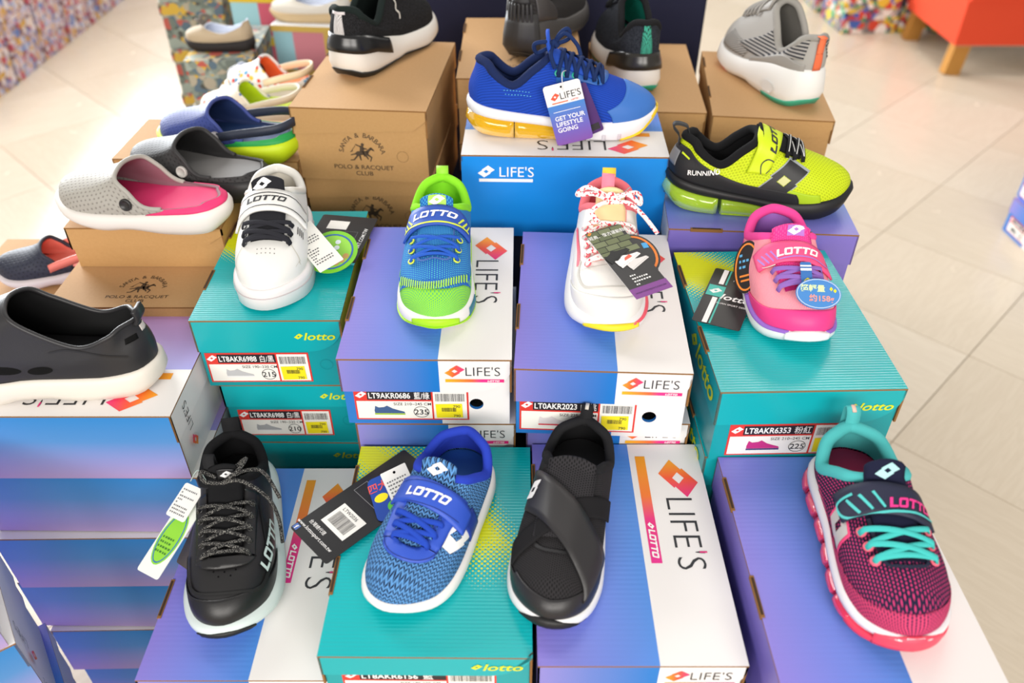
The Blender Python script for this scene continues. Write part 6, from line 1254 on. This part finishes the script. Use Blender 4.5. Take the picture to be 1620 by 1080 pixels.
s.decal('sole_dimple', [disc(0, 0, 0.016, 0.009)], lambda u, v: (Vector((0.058 - u, float(np.interp(0.058 - u, s.O[:41, 0], s.O[:41, 1])) + 0.0072, 0.024 + v)), Vector((0, 1, 0.1))), plain('#d9d6d3', 0.5), 0.0002, 0.004)

# --- foam clogs
def clog(label, heel, yaw, L, W, up, foot, sole_c, inner, rivet=None, strap_c=None, heelcup=None, front=0.56, fz=0.082, zs=0.032, z_up=None, name='foam_clog', cup=0.014):
    s = Shoe(label, heel, yaw, L, W, [(0, zs + 0.004), (0.2, zs), (0.5, zs - 0.006), (0.75, zs - 0.008), (0.9, zs - 0.006), (1, zs)], hb=(0.025, zs + cup), side=(0.36, zs + cup * 0.55, 0.84), front=(front, fz), fw=0.80, toe=0.034, lat=1, zb=[(0, 0.012), (0.08, 0.002), (0.3, 0.0), (0.5, 0.004), (0.65, 0.0), (0.85, 0.006), (1, 0.020)], k1=0.5, hw=0.60, name=name, cat='clog', bulge=0.003, vamp=(0.36, -0.026))
    s.upper(up, 'shell'); s.lining(inner, 0.004, insole=foot, drop=0.006); s.collar(up, 0.0030, a0=0.22, a1=0.78, name='rim')
    s.sole('sole', rubber(sole_c), [(0, -0.008), (0.1, -0.001), (0.4, 0.004), (0.8, 0.0045), (1.0, 0.002), (1.08, -0.001)])
    if heelcup: s.patch('heel_cup', -0.24, 0.24, 0.0, 1.0, heelcup, 0.0005, 0.001, 40, 8)
    if rivet:
        for sg in (-1, 1):
            x = 0.47 * L; p, n = s.mside(x, s.zt(x) + 0.018, sg)(0, 0); p = Vector(p); n = Vector(n); a = n.orthogonal().normalized(); b = n.cross(a)
            vs = []; e = 0.0055 if strap_c else 0.0; prof = [(0.0082, 0.0), (0.0082, 0.003 + e), (0.0065, 0.0044 + e), (0.0062, 0.0036 + e), (0.0, 0.0034 + e)]
            for r, h in prof: vs += [p + n * h + (a * math.cos(2 * PI * k / 20) + b * math.sin(2 * PI * k / 20)) * r for k in range(20)]
            mesh_obj('rivet', vs, [(r * 20 + k, r * 20 + (k + 1) % 20, (r + 1) * 20 + (k + 1) % 20, (r + 1) * 20 + k) for r in range(4) for k in range(20)], rivet, s.root, None, True)
    if strap_c:
        vs = []; n = 44; i0 = int(s.N * 0.235)
        for k in range(n + 1):
            t = -1 + 2 * k / n; a = t * 0.235; i = a * s.N; j0 = int(math.floor(i)); f = i - j0; p = s.O[j0 % s.N] * (1 - f) + s.O[(j0 + 1) % s.N] * f; q = s.ON[j0 % s.N]
            p = p + q * 0.004; z = s.zt(0.47 * L) + 0.018 + 0.020 * (1 - abs(t) ** 1.6); w = 0.0065
            for e in (-1, 1): vs.append((p[0], p[1], z + e * w))
        o = mesh_obj('heel_strap', vs, [(2 * k, 2 * k + 1, 2 * k + 3, 2 * k + 2) for k in range(n)], strap_c, s.root, None, True); solidify(o, 0.003, 1.0)
    return s
def perf(a, b, r=0.26): return weave(a, b, 150, 150, r, 1.0, 0.55, 0.6)
SH['c_grey'] = clog('grey and pink foam clog with a white sole on the shallow kraft box', (-0.378, 0.964, 0.814), 169.0, 0.245, 0.050, perf('#a7a39b', '#8b8780', 0.2), plain('#e23a72', 0.6, 0.3, 0.3, 400), '#e2dcd6', plain('#8a5a66', 0.6), rivet=plain('#2a2828', 0.4), heelcup=None)
s = SH['c_grey']; s.patch('footbed_rim', -0.20, 0.20, 0.15, 1.0, plain('#e23a72', 0.6, 0.3, 0.3, 400), 0.0004, 0.001, 40, 6)
SH['c_black'] = clog('black foam clog with a grey footbed behind the grey and pink clog', (-0.342, 1.043, 0.814), 162.0, 0.226, 0.048, perf('#343334', '#252425', 0.2), plain('#7e7c7b', 0.6, 0.3, 0.2, 400), '#2b2a2b', plain('#1d1c1d', 0.6), rivet=plain('#b9b5b0', 0.4))
SH['c_blue'] = clog('blue foam clog with a lime sole and green heel on the back left kraft box', (-0.328, 1.166, 0.814), 167.0, 0.228, 0.048, perf('#3d4a8a', '#31407c', 0.2), plain('#1d3a6a', 0.6), '#c3d818', plain('#1b2c56', 0.55), rivet=plain('#b3aeb0', 0.4), strap_c=plain('#2a3040', 0.55), heelcup=plain('#1f9a4a', 0.55))
SH['c_navy'] = clog('small navy foam clog with a coral lining at the left edge', (-0.628, 1.095, 0.655), 190.0, 0.172, 0.038, perf('#343744', '#282b36', 0.2), plain('#ee8274', 0.6), '#dcd2d2', plain('#ee8274', 0.6), strap_c=plain('#ee8274', 0.55), zs=0.026, fz=0.064)
def confetti(base, cols, scale, name, thr=0.42):
    t = NT(name, 0.55, 0.4); vo = t.n('ShaderNodeTexVoronoi'); vo.inputs['Scale'].default_value = scale; t.t.links.new(t.obj(), vo.inputs['Vector'])
    wn = t.n('ShaderNodeTexWhiteNoise'); t.t.links.new(vo.outputs['Position'], wn.inputs['Vector'])
    k = len(cols); c = t.ramp(wn.outputs['Value'], [(i / k, lin(cc)) for i, cc in enumerate(cols)], 'CONSTANT')
    f = t.ma('LESS_THAN', vo.outputs['Distance'], thr); t.col(t.mix(f, lin(base), c)); return t.m
SH['c_lime'] = clog('white patterned kids clog with a lime footbed behind the blue clog', (-0.400, 1.480, 0.735), 176.0, 0.190, 0.043, confetti('#eae6da', ['#eae6da', '#eae6da', '#cf4a3a', '#2f5fae', '#8ac04a', '#eae6da'], 110, 'printed_foam', 0.36), plain('#c6de22', 0.55), '#ece6da', plain('#c6de22', 0.55), rivet=plain('#d9d2c6', 0.5), strap_c=plain('#e6decb', 0.55), heelcup=plain('#c6de22', 0.55), zs=0.030, fz=0.078)
SH['c_orange'] = clog('white printed kids clog with an orange lining behind the lime one', (-0.400, 1.605, 0.735), 174.0, 0.175, 0.042, confetti('#e6e6e6', ['#e6e6e6', '#d8402c', '#4a98c8', '#e8b83a', '#e6e6e6'], 90, 'printed_foam_bright', 0.42), plain('#f08a4a', 0.55), '#ece4d6', plain('#f0703a', 0.55), strap_c=plain('#f0d8b4', 0.55), zs=0.030, fz=0.080)

# --- black water clog with a white sole on the left stack
def water_clog():
    s = Shoe('black vented water clog with a thick white sole on the left stack of boxes', (-0.412, 0.742, 0.735), 181.0, 0.290, 0.050, [(0, 0.036), (0.2, 0.032), (0.45, 0.034), (0.75, 0.026), (1, 0.032)], hb=(0.03, 0.092), side=(0.24, 0.076, 0.72), front=(0.50, 0.122), fw=0.66, toe=0.034, lat=1, name='foam_clog', cat='clog', vamp=(0.40, -0.022), zb=[(0, 0.010), (0.08, 0.001), (0.3, 0.0), (0.42, 0.006), (0.52, 0.006), (0.6, 0.0), (0.85, 0.006), (1, 0.02)])
    m = plain('#29282a', 0.42, 0.45, 0.12, 500); s.upper(m, 'shell'); dk = plain('#161617', 0.6); s.lining(dk, 0.004, insole=plain('#201f21', 0.6)); s.collar(m, 0.0028, name='rim')
    s.sole('sole', rubber('#ddd6cb'), [(0, -0.006), (0.1, 0.0), (0.45, 0.005), (0.85, 0.004), (1.0, 0.002), (1.08, -0.001)])
    hole = plain('#050505', 0.8, 0.2); pale = plain('#c9c0bc', 0.6)
    for sg in (1, -1):
        for x, z, w, h, r in ((0.155, 0.052, 0.020, 0.0055, 0.06), (0.205, 0.072, 0.013, 0.004, 1.1), (0.222, 0.066, 0.013, 0.004, 1.1), (0.190, 0.080, 0.012, 0.0035, 1.1), (0.240, 0.060, 0.012, 0.004, 1.0), (0.115, 0.050, 0.014, 0.0055, -0.08)):
            s.decal('vent', [disc(0, 0, w, h, 20)], s.mside(x, z, sg, -r * sg), hole, 0.0004, 0.004)
        s.line('shell_ridge', [(0.0, 0.0), (0.02, 0.003), (0.05, -0.004), (0.08, -0.014)], s.mside(0.02 if sg < 0 else 0.10, 0.072, sg), 0.0022, plain('#1c1b1d', 0.35), 0.0008)
    s.patch('heel_notch', -0.012, 0.012, 0.70, 0.86, pale, 0.0004, 0.0004, 6, 4); s.patch('heel_slot', 0.028, 0.060, 0.60, 0.74, hole, 0.0004, 0.0004, 6, 4)
    o = s.lining  # lining label: small pink oval inside
    s.ribbon('heel_tab', crv([(0.010, 0, 0.088), (0.006, 0, 0.096), (0.008, 0, 0.106)], 4), (0, 1, 0), 0.022, m, 0.004)
    return s
SH['water'] = water_clog()

# ------------------------------------------------------------------ things further back in the shop
def small_box(label, x, y, ztop, yaw, W, L, H, lid_m, body_ms, top_m=None, lid=0.035, group=None, name='shoe_box', stripes=None):
    root = empty(name, (x, y, ztop - H), math.radians(yaw), label, 'shoe box', group); w, l = W / 2, L / 2; t = 0.002
    g = Geo(); g.prism(rect(-w, -l, w, l), (0, 0, H), (1, 0, 0), (0, 1, 0), (0, 0, 1), t, 1, 0)
    for O, ax, n, k in (((-w, -l, H - t), (1, 0, 0), (0, -1, 0), W), ((w, l, H - t), (-1, 0, 0), (0, 1, 0), W), ((-w, l, H - t), (0, -1, 0), (-1, 0, 0), L), ((w, -l, H - t), (0, 1, 0), (1, 0, 0), L)): g.prism(rect(0, -lid, k, 0), O, ax, (0, 0, 1), n, t, 0, 0)
    o = g.build('lid', [lid_m, top_m or lid_m], root)
    g = Geo(); b = 0.003; st = stripes or [1.0]; x0 = -w + b
    for i, f in enumerate(st):
        x1 = -w + b + (W - 2 * b) * f; g.quad([(x0, -l + b, 0), (x1, -l + b, 0), (x1, -l + b, H - 0.004), (x0, -l + b, H - 0.004)], i); g.quad([(x1, l - b, 0), (x0, l - b, 0), (x0, l - b, H - 0.004), (x1, l - b, H - 0.004)], i); x0 = x1
    g.quad([(-w + b, l - b, 0), (-w + b, -l + b, 0), (-w + b, -l + b, H - 0.004), (-w + b, l - b, H - 0.004)], 0); g.quad([(w - b, -l + b, 0), (w - b, l - b, 0), (w - b, l - b, H - 0.004), (w - b, -l + b, H - 0.004)], len(st) - 1); g.quad([(-w + b, l - b, 0), (w - b, l - b, 0), (w - b, -l + b, 0), (-w + b, -l + b, 0)], 0)
    g.build('body', body_ms, root); return root
def cartoon(seed, base, cols, scale=26):
    t = NT('busy_printed_card', 0.5, 0.4); vo = t.n('ShaderNodeTexVoronoi'); vo.inputs['Scale'].default_value = scale; vo.inputs['Randomness'].default_value = 1.0
    mp = t.n('ShaderNodeMapping'); mp.inputs['Location'].default_value = (seed * 3.7, seed * 1.9, seed); t.t.links.new(t.obj(), mp.inputs['Vector']); t.t.links.new(mp.outputs[0], vo.inputs['Vector'])
    k = len(cols); wn = t.n('ShaderNodeTexWhiteNoise'); t.t.links.new(vo.outputs['Position'], wn.inputs['Vector']); c = t.ramp(wn.outputs['Value'], [(i / k, lin(cc)) for i, cc in enumerate(cols)], 'CONSTANT')
    v2 = t.n('ShaderNodeTexVoronoi'); v2.inputs['Scale'].default_value = scale * 2.6; t.t.links.new(mp.outputs[0], v2.inputs['Vector']); w2 = t.n('ShaderNodeTexWhiteNoise'); t.t.links.new(v2.outputs['Position'], w2.inputs['Vector']); c2 = t.ramp(w2.outputs['Value'], [(i / k, lin(cc)) for i, cc in enumerate(cols[::-1])], 'CONSTANT')
    t.col(t.mix(t.ma('LESS_THAN', vo.outputs['Distance'], 0.45), c2, c)); return t.m
PATS = [cartoon(i, '#c9b8c4', ['#c9b9cc', '#b9a4b0', '#d8c7c0', '#a9b0cc', '#c79a3c', '#b4485a', '#5f78b4', '#d9d2d6', '#7a5a62', '#c9a48a'], 22) for i in range(4)]
PATB = [cartoon(10 + i, '#c9c0bc', ['#d9d2cc', '#3f5fae', '#c8442f', '#dcb83a', '#4a9a6a', '#e6dfd8', '#2f3a5a', '#a83a4a', '#8a8078', '#6a6a70'], 15) for i in range(2)]
PDINO = [cartoon(20 + i, '#8a8a80', ['#7f8a80', '#6a746c', '#a9a08c', '#b4564a', '#c9a43c', '#566a78', '#96a096', '#4a4a44'], 30) for i in range(2)]
REDL = plain('#b0403f', 0.5)
# rows of printed boxes along the left
gap = plain('#3a2c2e', 0.8)
for r in range(5):
    for c in range(10):
        small_box(('bottom', 'second', 'third', 'fourth', 'top')[r] + ' row printed box, ' + ('first', 'second', 'third', 'fourth', 'fifth', 'sixth', 'seventh', 'eighth', 'ninth', 'tenth')[c] + ' from the near end of the rows along the left', -2.345, 3.20 + c * 0.272 + (0.02 if r % 2 else 0), 0.128 * (r + 1), -90 + rnd.uniform(-2, 2), 0.255, 0.28, 0.126, PATS[(c + r) % 4], [PATS[(c + r * 3 + 1) % 4]], lid=0.04, group='printed boxes along the left', name='printed_box')
# printed boxes behind the bench
for k, (bx, by) in enumerate(((1.815, 4.43), (2.115, 4.43), (1.80, 4.78), (1.79, 5.12))):
    for r in range(2): small_box(('lower', 'upper')[r] + ' bright cartoon-print box of the ' + ('nearest', 'second', 'third', 'farthest')[k] + ' pair beside the orange bench', bx, by, 0.12 * (r + 1), rnd.uniform(-3, 3), 0.285, 0.30, 0.118, PATB[(k + r) % 2], [PATB[(k + r + 1) % 2]], lid=0.05, group='printed boxes behind the bench', name='printed_box')
# orange bench
def bench():
    root = empty('upholstered_bench', (2.55, 3.965, 0), 0, 'orange upholstered bench with tapered wooden legs at the top right', 'bench')
    orange = plain('#d8492c', 0.8, 0.25, 0.4, 300, name='orange_upholstery'); wood = kraft_mat('#c08a44', '#a8752f', 'oak_leg')
    g = Geo(); g.box((0, 0, 0.235), (1.16, 0.56, 0.19)); o = g.build('seat_base', orange, root); bevel(o, 0.02, 3)
    g = Geo(); g.box((0.01, 0, 0.385), (1.16, 0.57, 0.11)); o = g.build('cushion', orange, root); bevel(o, 0.045, 5)
    g = Geo(); g.box((0, 0, 0.136), (1.12, 0.52, 0.012)); g.build('base_board', plain('#b9a68c', 0.7), root)
    for sx in (-1, 1):
        for sy in (-1, 1):
            g = Geo(); M = Matrix.Translation((sx * 0.535, sy * 0.235, 0.066)) @ Euler((sy * 0.05, -sx * 0.12, 0)).to_matrix().to_4x4(); g.box((0, 0, 0.0), (0.07, 0.055, 0.135), 0, M); o = g.build('leg', wood, root); bevel(o, 0.004)
bench()
# violet boxes on the floor at the right edge
vb = shoe_box('life', 'violet shoe box on the floor at the right edge with a white label', 1.748, 2.245, 0.115, -86.0, 0.2, 0.285, 0.115, slots=False, logo=False, hole=False)
price_label(vb[0], -0.02, 0.035, 0.12, 0.05, 'LT0AMR', '黑', '260', 'SIZE 250-280 CM', '#2a2a2c', '#555555', seed=12, yellow=False)
vb = shoe_box('life', 'violet shoe box with a red-framed label, top of the right edge stack', 1.752, 2.25, 0.235, -92.0, 0.2, 0.285, 0.12, slots=False, logo=False, hole=False)
price_label(vb[0], -0.02, 0.037, 0.13, 0.06, 'LT0AMR1210', '黑', '265', 'SIZE 250-280 CM', '#2a2a2c', '#2a2a2c', seed=13)
# navy cloth over a counter behind the kraft boxes
def counter():
    root = empty('draped_counter', (0.09, 1.95, 0), 0, 'counter covered with a plain navy cloth behind the kraft boxes', 'counter')
    cl = plain('#2b2c42', 0.9, 0.15, 0.4, 1200, name='navy_cloth'); vs = []; fs = []; w, d, h = 0.60, 0.42, 1.02
    per = [(-w / 2 + w * i / 40, -d / 2) for i in range(40)] + [(w / 2, -d / 2 + d * i / 28) for i in range(28)] + [(w / 2 - w * i / 40, d / 2) for i in range(40)] + [(-w / 2, d / 2 - d * i / 28) for i in range(28)]
    n = len(per); rows = 14
    for j in range(rows + 1):
        z = h * j / rows; amp = 0.012 * (1 - j / rows) + 0.001
        for i, (px, py) in enumerate(per):
            a = math.sin(i * 0.9 + 1.3 * math.sin(i * 0.23)) * amp; L2 = math.hypot(px / w, py / d) or 1; vs.append((px + px / w / L2 * (a + 0.01), py + py / d / L2 * (a + 0.01), z))
    for j in range(rows):
        for i in range(n): fs.append((j * n + i, j * n + (i + 1) % n, (j + 1) * n + (i + 1) % n, (j + 1) * n + i))
    fs.append(tuple(rows * n + i for i in range(n))); mesh_obj('cloth', vs, fs, cl, root, None, True)
    g = Geo(); g.box((0, 0, h - 0.02), (w - 0.02, d - 0.02, 0.03)); g.build('counter_top', plain('#8a7456', 0.6), root)
counter()
# printed boxes, pastel boxes and sandals behind the clogs
def stack(label, x, y, ztop, yaw, W, L, H, n, lid_m, bodies, top_m=None, group=None, stripes=None, lid=0.03):
    for k in range(n): small_box(('top ' if k == 0 else ('second ', 'third ', 'fourth ', 'fifth ', 'sixth ', 'lowest ')[min(k - 1, 5)]) + label, x + rnd.uniform(-0.004, 0.004), y + rnd.uniform(-0.004, 0.004), ztop - H * k, yaw + rnd.uniform(-1, 1), W, L, H, lid_m, bodies, top_m, lid, group, stripes=stripes)
BLUEP = plain('#9fd0dc', 0.5); PINKP = plain('#d98a96', 0.5); YELP = plain('#d8b65a', 0.5); ROSE = plain('#cc5a72', 0.5); WHT = plain('#eef2f6', 0.35); YEL2 = plain('#dcbc2a', 0.5); MAG = plain('#d83a7c', 0.5)
stack('grey-green printed box of the stack behind the clogs', -0.665, 1.94, 0.735, 3, 0.15, 0.24, 0.104, 7, PDINO[1], [PDINO[0]], PDINO[1], 'grey-green printed boxes, near stack')
stack('grey-green printed box of the far stack under the orange sandal', -0.845, 2.36, 0.86, 2, 0.17, 0.24, 0.122, 7, PDINO[0], [PDINO[1]], PDINO[0], 'grey-green printed boxes, far stack')
stack('box striped pale blue, pink and yellow behind the orange clog', -0.480, 2.09, 0.748, -6, 0.185, 0.15, 0.107, 7, YELP, [BLUEP, PINKP, YELP], WHT, 'striped pastel boxes, near', [0.27, 0.70, 1.0], 0.012)
stack('pale blue and rose box with a yellow lid left of the striped one', -0.655, 2.30, 0.77, -4, 0.150, 0.17, 0.11, 7, YEL2, [BLUEP, ROSE], WHT, 'yellow-lidded pastel boxes', [0.5, 1.0], 0.022)
stack('magenta and yellow box at the back of the pastel stacks', -0.50, 2.52, 0.80, 0, 0.20, 0.17, 0.114, 7, YEL2, [MAG, YEL2], YEL2, 'magenta and yellow boxes', [0.6, 1.0], 0.02)
stack('white and rose box between the printed stack and the striped box', -0.552, 1.79, 0.66, -3, 0.045, 0.16, 0.11, 6, ROSE, [WHT, ROSE], ROSE, 'white and rose boxes', [0.4, 1.0], 0.02)
stack('plain white box under the printed kids clogs', -0.495, 1.545, 0.735, 0, 0.215, 0.27, 0.105, 7, WHITE, [WHITE], WHITE, 'plain white boxes under the kids clogs', None, 0.025)
def sandal(label, heel, yaw, L, W, up, sole_c, z=0.075, bow=True):
    s = Shoe(label, heel, yaw, L, W, [(0, 0.026), (0.5, 0.020), (1, 0.022)], hb=(0.03, z * 0.85), side=(0.36, 0.040, 0.78), front=(0.66, 0.052), fw=0.66, toe=0.024, lat=1, name='espadrille', vamp=(0.4, -0.01))
    s.upper(up); s.lining(plain('#cfd6e6', 0.6), insole=plain('#e2e6ee', 0.5)); s.sole('sole', kraft_mat(sole_c, sole_c, 'woven_sole'), [(0, 0.0), (0.5, 0.003), (1, 0.001)])
    if bow:
        k = Vector((0.70 * L, 0, 0.052)); m = plain('#6a6258', 0.8)
        for sg in (-1, 1): tube('bow_loop', crv([k, k + Vector((0.006, sg * 0.014, 0.014)), k + Vector((-0.006, sg * 0.026, 0.010)), k], 6), 0.0045, m, s.root, seg=8, flat=0.5)
    return s
sandal('white and tan espadrille with a bow on the striped pastel box', (-0.390, 2.06, 0.748), 172, 0.205, 0.040, plain('#e2ddd2', 0.7), '#cdb48c')
sandal('tan and white espadrille on the yellow-lidded pastel box', (-0.56, 2.29, 0.77), 172, 0.19, 0.038, plain('#d6cbb8', 0.7), '#c9b08a', bow=False)
sandal('orange and white sandal on the far printed stack', (-0.77, 2.33, 0.86), 176, 0.17, 0.036, plain('#e0562c', 0.6), '#e6e6ea', bow=False)
sandal('beige and black slip-on on the near printed stack', (-0.59, 1.90, 0.735), 176, 0.16, 0.036, plain('#b9a68a', 0.7), '#2a2626')
sandal('small silver-dotted black shoe between the white box and the kids clogs', (-0.500, 1.655, 0.735), 178, 0.085, 0.028, confetti('#2a2628', ['#c9c4bc', '#2a2628', '#8a8078'], 160, 'dotted_upper', 0.35), '#3a3432', bow=False)
